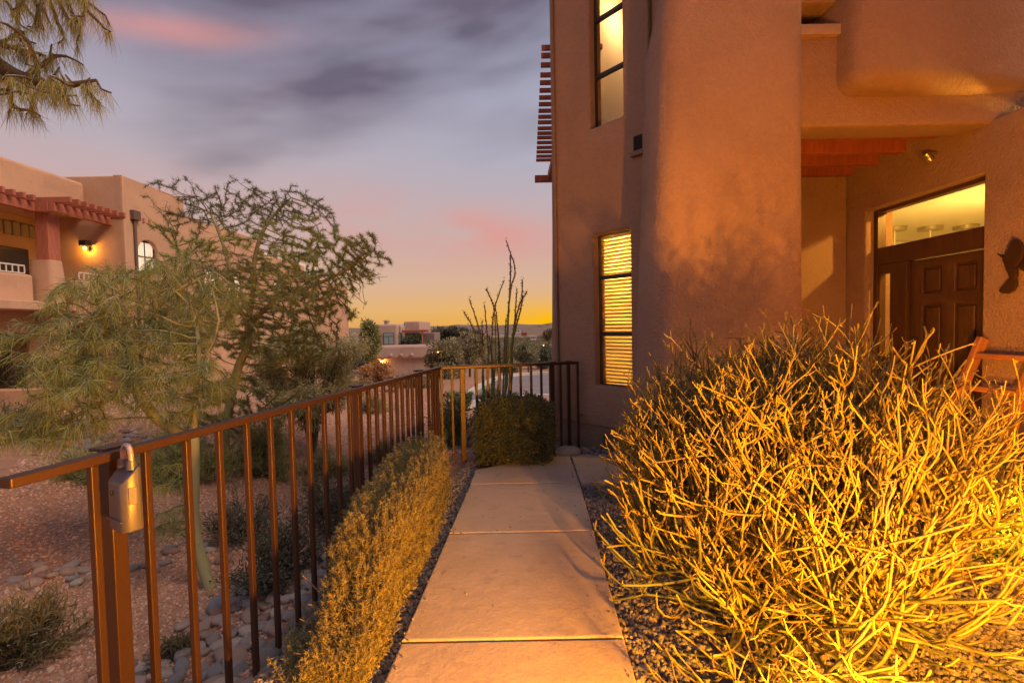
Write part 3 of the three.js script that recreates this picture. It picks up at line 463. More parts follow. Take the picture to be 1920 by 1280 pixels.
const cobbleMat = [[0.30, 0.26, 0.25], [0.36, 0.25, 0.21], [0.24, 0.235, 0.25], [0.42, 0.37, 0.33], [0.30, 0.17, 0.14], [0.2, 0.19, 0.19], [0.38, 0.3, 0.27]].map((c) => std({ color: C(...c), roughness: 0.75, bumpMap: stoneBump, bumpScale: 0.006 }));
{
  srand(11);
  const L = (d) => -0.6745 + 0.0621 * d, R = (d) => 0.395 + 0.05 * d, list = [];
  const tint = () => { const k = rr(0.5, 1.35), w = rnd(); return C(0.2 * k, (0.17 + 0.015 * w) * k, (0.155 + 0.035 * w) * k); };
  for (let i = 0; i < 46000; i++) {   // right of the walkway
    const d = 1.45 + 3.9 * Math.pow(rnd(), 1.25), x = R(d) + 0.005 + rr(0, 1) * Math.min(3.4, 0.9 * d + 0.2); if (d > 4.1 || (d > 3.45 && x > 1.0 && x < 2.3) || (x > 2.75 && d > 2.9)) continue;
    list.push([x, -0.045 + rr(0, 0.022), -d, rr(0.008, 0.017), tint()]);
  }
  for (let i = 0; i < 9000; i++) {   // the strip under the hedge
    const d = rr(1.2, 5.0), x = lerp(fenceX(d) + 0.3, L(d) - 0.005, rnd()); list.push([x, -0.05 + rr(0, 0.022), -d, rr(0.007, 0.016), tint()]);
  }
  for (let i = 0; i < 900; i++) { const t = rr(-0.1, 1.1), q = V(t, 0, -rr(0.02, 0.3)).applyMatrix4(FW); list.push([q.x, -0.02 + rr(-0.02, 0.02), q.z, rr(0.01, 0.03), tint()]); }
  for (let i = 0; i < 130; i++) { const d = rr(1.5, 4.9), e = rnd() < 0.75, x = e ? (rnd() < 0.5 ? L(d) + Math.abs(gauss()) * 0.06 : R(d) - Math.abs(gauss()) * 0.08) : lerp(L(d), R(d), rnd()); list.push([x, 0.003, -d, rr(0.003, 0.008), tint()]); }
  scatter('gravel', 'crushed grey-brown gravel on both sides of the walkway', [stoneGeo(0, 0.5, 0.75, 1), stoneGeo(0, 0.55, 0.7, 2), stoneGeo(0, 0.5, 0.8, 3), stoneGeo(0, 0.6, 0.65, 4)].map(sharp), grit, list);
}
{
  // chips and pebbles over the slope and the wash
  srand(12); const list = [];
  const tint = () => { const k = rr(0.6, 1.5), w = rnd(); return C(0.38 * k, (0.205 + 0.06 * w) * k, (0.13 + 0.09 * w) * k); };
  for (let i = 0; i < 60000; i++) {
    const d = 1.6 + 15 * Math.pow(rnd(), 1.5), x = fenceX(d) - 0.1 - rr(0, 1) * (0.9 * d + 0.6), y = ground(x, -d); list.push([x, y, -d, rr(0.006, 0.016) * (1 + d * 0.09) * (rnd() < 0.04 ? 2 : 1), tint()]);
  }
  for (let i = 0; i < 16000; i++) { const d = 5.4 + 20 * Math.pow(rnd(), 1.4), x = rr(-0.36, 0.12) * d, y = ground(x, -d); list.push([x, y, -d, rr(0.012, 0.03) * (1 + d * 0.04), tint()]); }
  scatter('pebble_cover', 'pink stone chips strewn over the slope and the wash', [stoneGeo(0, 0.5, 0.7, 5), stoneGeo(0, 0.5, 0.6, 6), stoneGeo(0, 0.4, 0.8, 7)].map(sharp), grit, list);
  // river stones: the bed along the railing and the lines of stones beyond
  const shapes = [1, 2, 3, 4, 5, 6].map((s) => boxUV(stoneGeo(3, 0.22, 0.62, 20 + s), 1)), small = [7, 8, 9].map((s) => boxUV(stoneGeo(2, 0.25, 0.66, 20 + s), 1));
  let made = 0; const put = (x, z, s, list) => { const m = new THREE.Mesh((list ?? shapes)[Math.floor(rnd() * (list ?? shapes).length)], cobbleMat[Math.floor(rnd() * cobbleMat.length)]); m.name = numbered('river_stone'); m.position.set(x, ground(x, z) + s * 0.3, z); m.rotation.set(rr(-0.35, 0.35), rr(0, 6.28), rr(-0.35, 0.35)); m.scale.set(s * rr(0.9, 1.4), s * rr(0.8, 1.15), s); groundMesh.add(m); made++; };
  const taken = [];
  for (let i = 0; i < 9000 && made < 225; i++) {   // the bed close under the railing
    const k = rnd(), px = lerp(290, 640, k) + gauss() * 60, py = lerp(1290, 1010, k) - 20 + Math.abs(gauss()) * 110; if (py < lerp(1210, 985, clamp((px - 290) / 350, 0, 1))) continue;
    let y = -0.5, q; for (let n = 0; n < 8; n++) { q = onLevel(px, py, y); y = ground(q.x, q.z); } const d = -q.z, s = rr(0.036, 0.078); if (q.x > fenceX(d) + 0.16 || d < 1.5 || d > 5) continue;
    if (taken.some(([a, b, r]) => Math.hypot(a - q.x, b - d) < (r + s) * 0.85)) continue; taken.push([q.x, d, s]); put(q.x, q.z, s);
  }
  const lines = [[[40, 1092], [120, 1070], [150, 1075]], [[20, 1075], [90, 1068], [160, 1090], [330, 1050]], [[300, 1040], [360, 1010], [420, 1060]], [[60, 838], [180, 830], [330, 822], [430, 842], [470, 870]], [[130, 850], [250, 812], [420, 872]]];
  for (let i = 0; i < 3000 && made < 296; i++) {
    const l = lines[Math.floor(rnd() * lines.length)], k = rnd() * (l.length - 1), j = Math.floor(k), px = lerp(l[j][0], l[j + 1][0], k - j) + gauss() * 12, py = lerp(l[j][1], l[j + 1][1], k - j) + gauss() * 9;
    let y = -0.8, q; for (let n = 0; n < 6; n++) { q = onLevel(px, py, y); y = ground(q.x, q.z); }
    if (!(-q.z < 14 && -q.z > 2)) continue;
    const s = rr(0.04, 0.09) * (py < 900 ? 1.3 : 1); if (taken.some(([a, b, r]) => Math.hypot(a - q.x, b + q.z) < (r + s) * 0.75)) continue; taken.push([q.x, -q.z, s]); put(q.x, q.z, s, small);
  }
  // single stones at the end of the walkway
  const say = ['large smooth tan boulder where the walkway meets the railing', 'reddish-brown stone against the foot of the window wall', 'small brown stone beside the tan boulder', 'grey stone at the foot of the wall near the pillar'];
  [[1065, 845, 0.105, 3], [1142, 832, 0.075, 4], [1098, 840, 0.05, 1], [1168, 838, 0.05, 2]].forEach(([px, py, s, c], i) => { const q = onLevel(px, py + 6, 0.0), m = obj('rock', shapes[i].clone().scale(s * 1.3, s, s).rotateY(i).translate(q.x, 0.0 + s * 0.25, q.z), cobbleMat[c]); tag(m, say[i], 'rock', 'stones at the end of the walkway'); });
}

// ------------------------------------------------------------------ the yellow pencil bush
{
  srand(21);
  const base = V(1.47, -0.05, -2.36), t = thing('pencil_bush', 'large yellow-green pencil cactus bush with a dense tangle of upturned finger-thin stems', 'bush', base.toArray());
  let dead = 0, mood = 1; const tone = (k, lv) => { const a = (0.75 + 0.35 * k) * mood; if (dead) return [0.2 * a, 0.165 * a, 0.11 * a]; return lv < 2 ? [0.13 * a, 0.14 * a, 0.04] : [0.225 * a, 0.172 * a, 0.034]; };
  const inside = (p) => { if (p.z > -1.95 && p.z < -0.95 && p.x > 0.52 && p.x < 1.0 && p.y < 1.5 + 0.82 * p.z) return true; const x = (p.x - base.x) / (p.x > base.x ? 0.95 : 0.86), z = (p.z - base.z) / 1.0, y = (p.y - 0.45) / 1.16; return x * x + z * z + y * y < 1 && p.z > -3.42 && p.z < -1.5 && !(p.x > 1.72 + 0.9 * Math.max(0, p.y - 0.3)) && p.x > 0.42 + 0.25 * (p.z + 2.3); };
  function stem(mb, p, dir, lv, len, r) {
    if (lv === 0) mood = rr(0.7, 1.15); dead = lv === 3 && rnd() < 0.1 ? 1 : 0; const n = lv === 0 ? 5 : 4, pts = [p.clone()], d = dir.clone(); let q = p.clone();
    const lift = (lv === 0 ? 0.12 : 0.46) * rr(0.2, 1.5), wob = V(gauss(), gauss() * 0.5, gauss()).multiplyScalar(lv ? 0.3 : 0.2);
    for (let k = 0; k < n; k++) { d.addScaledVector(V(0, 1, 0), lift * 0.5).add(wob).addScaledVector(V(gauss(), gauss(), gauss()), 0.05).normalize(); q = q.clone().addScaledVector(d, len / n); if (q.y < 0) q.y = 0.01 + 0.02 * rnd(); pts.push(q); }
    const k = rnd(), end = lv >= 3, rad = pts.map((_, i) => lerp(r, r * (end ? 0.72 : 0.84), i / n));
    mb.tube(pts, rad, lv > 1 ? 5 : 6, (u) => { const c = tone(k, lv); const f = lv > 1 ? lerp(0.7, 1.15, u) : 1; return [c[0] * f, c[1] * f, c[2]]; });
    if (lv >= 3 || !inside(q)) { // tiny leaves at the tip
      if (rnd() < 0.55) for (let i = 0; i < 2; i++) { const e = d.clone().add(V(gauss(), gauss(), gauss()).multiplyScalar(0.8)).normalize(), L = rr(0.02, 0.055), o = q.clone().addScaledVector(d, -0.004); mb.tube([o, o.clone().addScaledVector(e, L * 0.5), o.clone().addScaledVector(e, L).add(V(0, L * 0.25, 0))], [r * 0.68, r * 0.62, r * 0.55], 4, tone(1, 3)); }
      if (rnd() < 0.6) for (let i = 0; i < 3; i++) mb.leaf(q.clone().addScaledVector(d, -0.012 * i), V(gauss(), gauss() + 0.5, gauss()).normalize(), rr(0.01, 0.022), 0.005, tone(1, 3));
      return;
    }
    const kids = lv === 0 ? (rnd() < 0.5 ? 3 : 4) : rnd() < 0.35 ? 3 : 2, o = rnd() * 6.28, s = V(d.y, d.z, d.x).cross(d).normalize(), w = d.clone().cross(s);
    for (let i = 0; i < kids; i++) { const a = o + i / kids * 6.28 + gauss() * 0.3, sp = rr(0.35, 0.75); const dd = d.clone().addScaledVector(s, Math.cos(a) * sp).addScaledVector(w, Math.sin(a) * sp).normalize(); stem(mb, q.clone(), dd, lv + 1, [0, 0.29, 0.21, 0.17][lv + 1] * rr(0.65, 1.4), r * (lv === 2 ? 0.86 : 0.8)); }
    if (rnd() < 0.55) { const m = pts[Math.floor(n / 2)], dd = d.clone().add(V(gauss(), gauss() * 0.6, gauss())).normalize(); stem(mb, m.clone(), dd, Math.max(lv + 1, 2), rr(0.1, 0.25), r * 0.7); }
  }
  const N = 265;
  for (let i = 0; i < N; i++) {
    const az = i * 2.39996 + gauss() * 0.2, e = Math.pow((i + 0.5) / N, 0.95), el = lerp(-0.12, 1.5, e), d = V(Math.cos(az) * Math.cos(el), Math.sin(el) + 0.06, Math.sin(az) * Math.cos(el)).normalize();
    if (d.x > 0.3 && el < 0.6 && rnd() < 0.88) continue; if (d.x > 0.1 && rnd() < 0.42) continue;
    const mb = new MB(), p = base.clone().add(V(Math.cos(az) * rr(0.03, 0.2), rr(0.03, 0.16), Math.sin(az) * rr(0.03, 0.2)));
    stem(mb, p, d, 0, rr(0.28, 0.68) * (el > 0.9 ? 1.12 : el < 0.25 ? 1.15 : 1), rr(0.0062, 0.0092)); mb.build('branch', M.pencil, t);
  }
  for (let i = 0; i < 26; i++) {   // long low stems that lean out to the front and to the walkway
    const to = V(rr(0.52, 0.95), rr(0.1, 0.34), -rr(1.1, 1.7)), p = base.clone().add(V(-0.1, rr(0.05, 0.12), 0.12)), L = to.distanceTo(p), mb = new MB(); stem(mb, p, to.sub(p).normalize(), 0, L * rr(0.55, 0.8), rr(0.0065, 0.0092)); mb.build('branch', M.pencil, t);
  }
  const tr = new MB(); for (let i = 0; i < 5; i++) { const a = i * 1.26; tr.tube([base.clone().add(V(0, -0.1, 0)), base.clone().add(V(Math.cos(a) * 0.09, 0.12, Math.sin(a) * 0.09)), base.clone().add(V(Math.cos(a) * 0.22, 0.3, Math.sin(a) * 0.22))], [0.045, 0.035, 0.022], 8, [0.16, 0.14, 0.08]); } tr.build('trunk', M.wood, t);
}

// ------------------------------------------------------------------ rosemary hedge, clipped shrub, small plants
function sprig(mb, p, dir, len, leaves, ll, lw, c, cs) {
  const e = p.clone().addScaledVector(dir, len); mb.tube([p, e], [0.0022, 0.0012], 3, cs, false);
  for (let i = 0; i < leaves; i++) { const k = 0.12 + 0.88 * i / leaves, q = p.clone().addScaledVector(dir, len * k), d = V(gauss(), gauss(), gauss()).normalize().addScaledVector(dir, 0.75).normalize(); const v = rr(0.75, 1.25); mb.leaf(q, d, ll * (1.1 - 0.4 * k), lw, c.map((x) => x * v)); }
}
function instanced(name, geos, mat, list, parent) {   // list: [position, direction, scale, brightness]
  const q = new THREE.Quaternion(), tw = new THREE.Quaternion(), m = new THREE.Matrix4(), up = V(0, 1, 0), off = V(0, 0, 0); for (let p = parent; p && p !== scene; p = p.parent) off.add(p.position);
  geos.forEach((g, k) => {
    const mine = list.filter((_, i) => i % geos.length === k); if (!mine.length) return;
    const im = new THREE.InstancedMesh(g, mat, mine.length); im.name = numbered(name); im.userData.kind = 'stuff';
    mine.forEach(([p, d, s, b], i) => { q.setFromUnitVectors(up, d).multiply(tw.setFromAxisAngle(up, rnd() * 6.28)); m.compose(p.clone().sub(off), q, V(s, s, s)); im.setMatrixAt(i, m); im.setColorAt(i, C(...b)); });
    parent.add(im);
  });
}
{
  srand(31);
  const geos = [0, 1, 2].map(() => { const mb = new MB(); sprig(mb, V(0, 0, 0), V(0, 1, 0), 0.12, 32, 0.026, 0.0042, [1, 1, 1], [0.8, 0.6, 0.5]); return mb.geo(); });
  const t = thing('rosemary_hedge', 'long clipped rosemary hedge between the railing and the walkway', 'hedge', [-0.75, 0, -3]);
  // cross-section of the hedge along its length d: centre, half width, height
  const sec = (d) => { const k = (d - 1.75) / 2.25; return { x: lerp(-0.74, -0.79, k), w: lerp(0.11, 0.25, k) * Math.pow(Math.max(0, Math.sin(Math.PI * clamp(0.1 + k * 0.84, 0, 1))), 0.3), h: 0.12 + 0.35 * sst(0, 0.25, k) }; };
  const list = [];
  for (let i = 0; i < 8500; i++) {
    const d = 1.75 + 2.25 * Math.pow(rnd(), 1.1), s = sec(d), a = rr(-0.5, Math.PI + 0.5), depth = 1 - 0.5 * Math.pow(rnd(), 1.8), se = 0.55, ca = Math.cos(a), sa = Math.sin(a);
    const lump = 1 + 0.3 * (fbm(d * 4, a * 1.3, 3, 41) - 0.5);
    const x = s.x + s.w * Math.sign(ca) * Math.pow(Math.abs(ca), se) * depth * lump, y = s.h * (0.45 + 0.55 * Math.sign(sa) * Math.pow(Math.abs(sa), se) * depth * lump) - 0.06;
    const dir = V(ca * 0.45 + gauss() * 0.3, 0.6 * sa + 0.9 + gauss() * 0.2, gauss() * 0.35).normalize(), br = rr(0.7, 1.25);
    list.push([V(x, Math.max(-0.03, y), -d), dir, rr(0.6, 1.1), [0.29 * br, 0.255 * br, 0.075 * br]]);
  }
  for (let i = 0; i < 110; i++) { const q = onLevel(rr(535, 640), rr(1190, 1300), 0); list.push([q, V(gauss() * 0.5, 1, gauss() * 0.5).normalize(), rr(0.7, 1.2), [0.22, 0.22, 0.08]]); }
  instanced('foliage', geos, M.leaf, list, t);
  const mb = new MB(); for (let i = 0; i < 160; i++) { const d = rr(1.85, 3.9), s = sec(d), x = s.x + gauss() * s.w * 0.4; mb.tube([V(x, -0.06, -d), V(x + gauss() * 0.06, s.h * 0.4, -d + gauss() * 0.05), V(x + gauss() * 0.16, s.h * 0.85, -d + gauss() * 0.1)], [0.008, 0.006, 0.003], 4, [0.12, 0.08, 0.05]); } mb.build('stem', M.wood, t);
}
// rounded box of foliage: small leaves through a shell, twigs inside
function boxShrub(name, label, cat, c, r, n, geos, col, s0, s1, stemCol = [0.12, 0.09, 0.05], pow = 3.6) {
  const t = thing(name, label, cat, [c.x, c.y - r.y, c.z]), list = [];
  for (let i = 0; i < n; i++) {
    const u = V(gauss(), gauss(), gauss()).normalize(), k = 1 - 0.45 * Math.pow(rnd(), 1.6), q4 = Math.pow(Math.abs(u.x) ** pow + Math.abs(u.y) ** pow + Math.abs(u.z) ** pow, 1 / pow), se = (v) => v / q4, lump = 1 + 0.3 * (fbm(u.x * 3 + 9, u.y * 3 + u.z * 3 + 9, 3, 61) - 0.5) * 2;
    const p = V(c.x + r.x * se(u.x) * k * lump, c.y + r.y * se(u.y) * k * lump, c.z + r.z * se(u.z) * k * lump); if (p.y < ground(p.x, p.z)) continue;
    const dir = u.clone().add(V(gauss() * 0.5, 0.5 + gauss() * 0.4, gauss() * 0.5)).normalize(), b = rr(0.65, 1.3), w = rr(0.9, 1.1);
    list.push([p, dir, rr(s0, s1), [col[0] * b * w, col[1] * b, col[2] * b]]);
  }
  instanced('foliage', geos, M.leaf, list, t);
  const mb = new MB(); for (let i = 0; i < 40; i++) { const a = rnd() * 6.28, e = V(Math.cos(a) * r.x * rr(0.2, 0.9), r.y * rr(0.2, 1.6), Math.sin(a) * r.z * rr(0.2, 0.9)), o = V(c.x + e.x * 0.15, c.y - r.y - 0.05, c.z + e.z * 0.15); mb.tube([o, o.clone().add(V(e.x * 0.4, e.y * 0.6, e.z * 0.4)), o.clone().add(V(e.x * 0.85, e.y, e.z * 0.85))], [0.03 * r.y, 0.02 * r.y, 0.008 * r.y], 4, stemCol); } mb.build('stem', M.wood, t);
  return t;
}
const leafy = (n, len, ll, lw, spread = 1) => [0, 1, 2].map(() => { const mb = new MB(); for (let i = 0; i < n; i++) { const q = V(gauss() * 0.02 * spread, len * i / n, gauss() * 0.02 * spread), v = rr(0.8, 1.2); mb.leaf(q, V(gauss(), gauss() + 0.5, gauss()).normalize(), ll * rr(0.8, 1.2), lw, [v, v, v]); } mb.tube([V(0, 0, 0), V(0, len, 0)], [0.002, 0.001], 3, [0.6, 0.5, 0.4], false); return mb.geo(); });
srand(41);
boxShrub('clipped_shrub', 'dense dark green shrub clipped to a rounded box at the corner of the railing', 'shrub', V(-0.0, 0.3, -4.9), V(0.34, 0.29, 0.21), 5200, leafy(16, 0.07, 0.02, 0.009), [0.11, 0.135, 0.04], 0.7, 1.7, undefined, 6);
boxShrub('leafy_shrub', 'small bright yellow-green leafy shrub lit by the path light at the right edge', 'shrub', at(1915, 1030, 2.75).setY(0.2), V(0.34, 0.26, 0.3), 1600, leafy(10, 0.07, 0.028, 0.017), [0.2, 0.28, 0.05], 0.8, 1.3, undefined, 2.2);
{
  srand(45); const q = onLevel(1150, 842, 0.0), t = thing('small_cactus', 'small spiny cactus by the wall at the left edge of the pillar', 'cactus', q.toArray()), mb = new MB();
  for (let i = 0; i < 4; i++) { const o = q.clone().add(V((i - 1.5) * 0.035, 0, gauss() * 0.03)), e = o.clone().add(V((i - 1.7) * 0.035, 0.13 + 0.05 * rnd(), 0)); mb.tube([o, o.clone().lerp(e, 0.5), e], [0.016, 0.02, 0.014], 8, [0.13, 0.15, 0.06]); for (let k = 0; k < 50; k++) mb.ribbon(o.clone().lerp(e, rnd()), V(gauss(), gauss(), gauss()).normalize(), 0.04, 0.002, 0, [0.5, 0.42, 0.25]); }
  mb.build('stem', M.leaf, t);
}
// ------------------------------------------------------------------ trees, grown towards points of their crowns
function colonize(lines, aim, step = 0.16, reach = 1.6, kill = 0.26, droop = 0, iter = 140) {
  const N = [], add = (p, par) => { N.push({ p, par, kids: 0, dir: V(0, 0, 0), hit: 0 }); if (par >= 0) N[par].kids++; return N.length - 1; };
  lines.forEach((l, i) => {
    let from = -1; if (i) { let best = 1e9; N.forEach((n, k) => { const d = n.p.distanceTo(l[0]); if (d < best) { best = d; from = k; } }); }
    const c = new THREE.CatmullRomCurve3(l), m = Math.max(2, Math.ceil(c.getLength() / step)); for (let k = i ? 1 : 0; k <= m; k++) from = add(c.getPoint(k / m), from);
  });
  const A = aim.map((p) => ({ p, d: 1e9, n: -1 })); let fresh = 0, live = A;
  for (let it = 0; it < iter && live.length; it++) {
    for (let k = fresh; k < N.length; k++) for (const a of live) { const d = a.p.distanceToSquared(N[k].p); if (d < a.d) { a.d = d; a.n = k; } }
    fresh = N.length; const act = new Set(); live = live.filter((a) => a.d > kill * kill);
    for (const a of live) if (a.d < reach * reach * (1 + it * 0.05)) { const n = N[a.n]; n.dir.add(a.p.clone().sub(n.p).normalize()); n.hit++; act.add(a.n); }
    if (!act.size) break;
    for (const k of act) { const n = N[k]; if (n.kids < 4) { const d = n.dir.clone().normalize().add(V(gauss(), gauss(), gauss()).multiplyScalar(0.12)); d.y -= droop; add(n.p.clone().addScaledVector(d.normalize(), step), k); } n.dir.set(0, 0, 0); n.hit = 0; }
  }
  return N;
}
function tree(name, label, lines, aim, o) {
  const t = thing(name, label, o.cat ?? 'tree', lines[0][0].toArray(), o.group), N = colonize(lines, aim, o.step, o.reach, o.kill, o.droop ?? 0, o.iter), n = N.length, load = new Float32Array(n).fill(1), big = new Int32Array(n).fill(-1);
  for (let i = n - 1; i > 0; i--) { const p = N[i].par; if (p >= 0) { load[p] += load[i]; if (big[p] < 0 || load[i] > load[big[p]]) big[p] = i; } }
  const rad = (i) => Math.max(o.tip ?? 0.004, o.r * Math.pow(load[i] / load[0], o.exp ?? 0.45)), wood = new MB(), crown = new MB(), bark = o.bark, twig = o.twig ?? o.bark;
  for (let i = 0; i < n; i++) {
    const p = N[i].par; if (p >= 0 && big[p] === i) continue;   // starts of chains
    const pts = [], rs = []; if (p >= 0) { pts.push(N[p].p); rs.push(Math.min(rad(i) * 1.15, rad(p))); }
    for (let k = i; k >= 0; k = big[k]) { pts.push(N[k].p); rs.push(rad(k)); }
    if (pts.length < 2) continue;
    let cut = rs.findIndex((r) => r < (o.split ?? 0.014)); if (cut < 0) cut = rs.length;
    if (cut > 1) wood.tube(pts.slice(0, Math.min(cut + 1, pts.length)), rs.slice(0, Math.min(cut + 1, pts.length)), 8, bark, false);
    if (cut < pts.length) { const s = Math.max(0, cut - 1); if (pts.length - s > 1) crown.tube(pts.slice(s), rs.slice(s), 4, twig, true); }
  }
  for (let i = 0; i < n; i++) {
    if (load[i] > (o.leafLoad ?? 5)) continue; const p = N[i].par, d = N[i].p.clone().sub(N[Math.max(p, 0)].p).normalize();
    const shade = fbm(N[i].p.x * 1.7 + 50, N[i].p.y * 1.7 + N[i].p.z, 2, 77), bare = N[i].p.y > (o.bareAbove ?? 1e9) ? 0.45 : 1;
    const full = (o.gaps ?? 0) ? sst(0.3, 0.6, fbm(N[i].p.x * o.gaps + 31, N[i].p.y * o.gaps + N[i].p.z * 0.6 * o.gaps, 3, 83)) * 1.7 : 1;
    for (let k = 0; k < o.leaves * bare * full; k++) {
      const b = rr(0.6, 1.3) * lerp(0.75, 1.2, shade) * (bare < 1 ? 0.45 : 1), c = rnd() < (o.dry ?? 0.1) ? o.dryCol.map((x) => x * b) : o.col.map((x) => x * b);
      const dd = d.clone().multiplyScalar(o.along ?? 0.7).add(V(gauss(), gauss() - (o.hang ?? 0), gauss())).normalize();
      crown.ribbon(N[i].p.clone().addScaledVector(d, -rnd() * (o.step ?? 0.16)), dd, o.len * rr(0.5, 1.3), o.wid * rr(0.7, 1.3), (o.sag ?? 0.15) * rr(0.3, 1.6), c, 0.6);
    }
  }
  wood.build('trunk', M.wood, t); crown.build('crown', M.leaf, t); return t;
}
const pix = (d, ...l) => l.map(([x, y, dd]) => at(x, y, dd ?? d));
// points filling an ellipse seen in the photograph, with depth
const blob = (px, py, d, rx, ry, rd, n, flat = 1) => { const o = []; for (let i = 0; i < n; i++) { const u = V(gauss(), gauss(), gauss()).normalize().multiplyScalar(Math.pow(rnd(), 0.4)); const c = at(px, py, d); o.push(c.add(V(u.x * rx / FOCAL * d, -u.y * ry / FOCAL * d * flat, u.z * rd))); } return o; };
const OLIVE = [0.29, 0.34, 0.085], DRY = [0.34, 0.3, 0.11], GREENBARK = [0.27, 0.25, 0.12], DARKBARK = [0.1, 0.07, 0.05];
const G = (px, py, y = -0.8) => { let q; for (let n = 0; n < 8; n++) { q = onLevel(px, py, y); y = ground(q.x, q.z); } return q; };
// a crown of many small sprays in overlapping clumps, reaching the ground
function mesquite(c, r, b) {
  const t = thing('mesquite_tree', 'low dense olive-green mesquite tree whose crown reaches the ground beside the railing', 'tree', b.toArray()), st = new MB(), mb = new MB(), cl = [];
  for (let i = 0; i < 60; i++) { const u = V(gauss(), gauss(), gauss()).normalize().multiplyScalar(Math.pow(rnd(), 0.35) * 0.9), p = V(c.x + u.x * r.x, c.y + u.y * r.y, c.z + u.z * r.z); cl.push([p, rr(0.16, 0.34), rr(0.75, 1.2)]); if (i < 22) { const h = b.clone().lerp(c, 0.45).add(V(u.x * 0.2, 0, u.z * 0.2)); st.tube([b, h, h.clone().lerp(p, 0.6).add(V(0, 0.1, 0)), p], [0.05, 0.035, 0.02, 0.006], 6, DARKBARK); } }
  for (let i = 0; i < 24000; i++) { const [p, s, k] = cl[Math.floor(rnd() * 60)], u = V(gauss(), gauss(), gauss()).normalize().multiplyScalar(Math.pow(rnd(), 0.5)), q = p.clone().add(V(u.x * s * 1.3, u.y * s, u.z * s * 1.1)); if (q.y < ground(q.x, q.z)) continue; const g = k * rr(0.65, 1.3), dry = rnd() < 0.25; const col = dry ? [0.6, 0.48, 0.26] : [0.54, 0.5, 0.22]; mb.ribbon(q, V(u.x + gauss() * 0.8, u.y - 0.3 + gauss() * 0.8, u.z + gauss() * 0.8).normalize(), rr(0.06, 0.16), 0.02, 0.25, col.map((x) => x * g), 0.5); }
  st.build('trunk', M.wood, t); mb.build('crown', M.leaf, t);
}
srand(101);
{
  const b = at(397, 1098, 4.3); b.y = ground(b.x, b.z) - 0.08;
  tree('palo_verde_tree', 'slender palo verde tree just behind the railing with pale green trunk and feathery hanging twigs', [
    [b, ...pix(4.4, [365, 1000], [362, 900], [363, 820]), ...pix(4.5, [366, 740], [372, 660], [365, 590, 4.6])],
    pix(4.45, [363, 824], [300, 790], [262, 745], [250, 712], [236, 690]), pix(4.5, [236, 690], [262, 630, 4.7], [310, 560, 4.9], [400, 510, 5.1]), pix(4.5, [238, 690], [215, 640], [195, 600, 4.4], [180, 560, 4.3]),
    pix(4.45, [255, 720], [200, 750, 4.3], [120, 790, 4.1]), pix(4.5, [370, 690], [400, 640], [410, 600])],
  [...blob(220, 575, 4.4, 95, 85, 0.6, 620), ...blob(165, 700, 4.1, 85, 75, 0.5, 460), ...blob(330, 560, 4.8, 120, 90, 0.7, 600), ...blob(330, 720, 4.5, 110, 60, 0.6, 420), ...blob(200, 640, 4.4, 180, 90, 0.7, 500), ...blob(90, 800, 4, 110, 40, 0.4, 240), ...blob(330, 960, 4.35, 60, 110, 0.3, 50)],
  { r: 0.052, exp: 0.37, tip: 0.0024, split: 0.008, step: 0.075, reach: 0.7, kill: 0.095, bark: GREENBARK, twig: [0.17, 0.15, 0.06], col: OLIVE, dryCol: DRY, dry: 0.15, leaves: 16, leafLoad: 14, len: 0.15, wid: 0.0034, sag: 0.35, hang: 0.35, along: 0.6, gaps: 2.1 });
}
{
  const b = at(425, 880, 8.3); b.y = ground(b.x, b.z) - 0.1;
  tree('palo_verde_tree', 'tall palo verde tree with leaning olive trunk and wispy crown against the sky', [
    [b, ...pix(8.2, [421, 820], [430, 760], [446, 690], [466, 640], [466, 605])],
    pix(8.2, [466, 605], [440, 565], [432, 510], [415, 450], [395, 400, 8.4]), pix(8.2, [466, 605], [475, 540], [478, 480], [500, 420], [545, 370, 8.4]), pix(8.2, [466, 612], [520, 560, 8.0], [600, 530, 7.8], [660, 500, 7.7], [700, 470, 7.7]),
    pix(8.2, [434, 520], [380, 500], [330, 480, 8.5]), pix(8.3, [425, 850], [470, 790, 8.5], [520, 740, 8.6]), pix(8.3, [440, 715], [400, 720], [370, 700])],
  [...blob(350, 400, 8.6, 60, 70, 0.9, 459), ...blob(460, 400, 8.4, 50, 65, 0.9, 413), ...blob(560, 420, 8.4, 75, 70, 1, 598), ...blob(470, 520, 8.3, 180, 80, 1.4, 1900), ...blob(680, 490, 7.8, 55, 60, 0.8, 390), ...blob(600, 560, 8, 90, 55, 1, 552), ...blob(390, 620, 8.3, 110, 70, 1.2, 644), ...blob(540, 640, 8.4, 100, 60, 1, 505), ...blob(450, 760, 8.4, 120, 60, 0.8, 345)],
  { r: 0.078, exp: 0.42, tip: 0.0022, split: 0.01, step: 0.1, reach: 1.2, kill: 0.13, bark: GREENBARK, twig: [0.1, 0.085, 0.05], col: [0.38, 0.43, 0.11], dryCol: [0.24, 0.16, 0.09], dry: 0.25, gaps: 2.6, leaves: 44, leafLoad: 12, len: 0.085, wid: 0.0055, sag: 0.05, hang: -0.1, along: 0.9, bareAbove: at(500, 425, 8.4).y });
}
{
  const b = at(585, 800, 11); b.y = ground(b.x, b.z);
  mesquite(at(578, 702, 11), V(1.55, 1.35, 1.0), b);
}
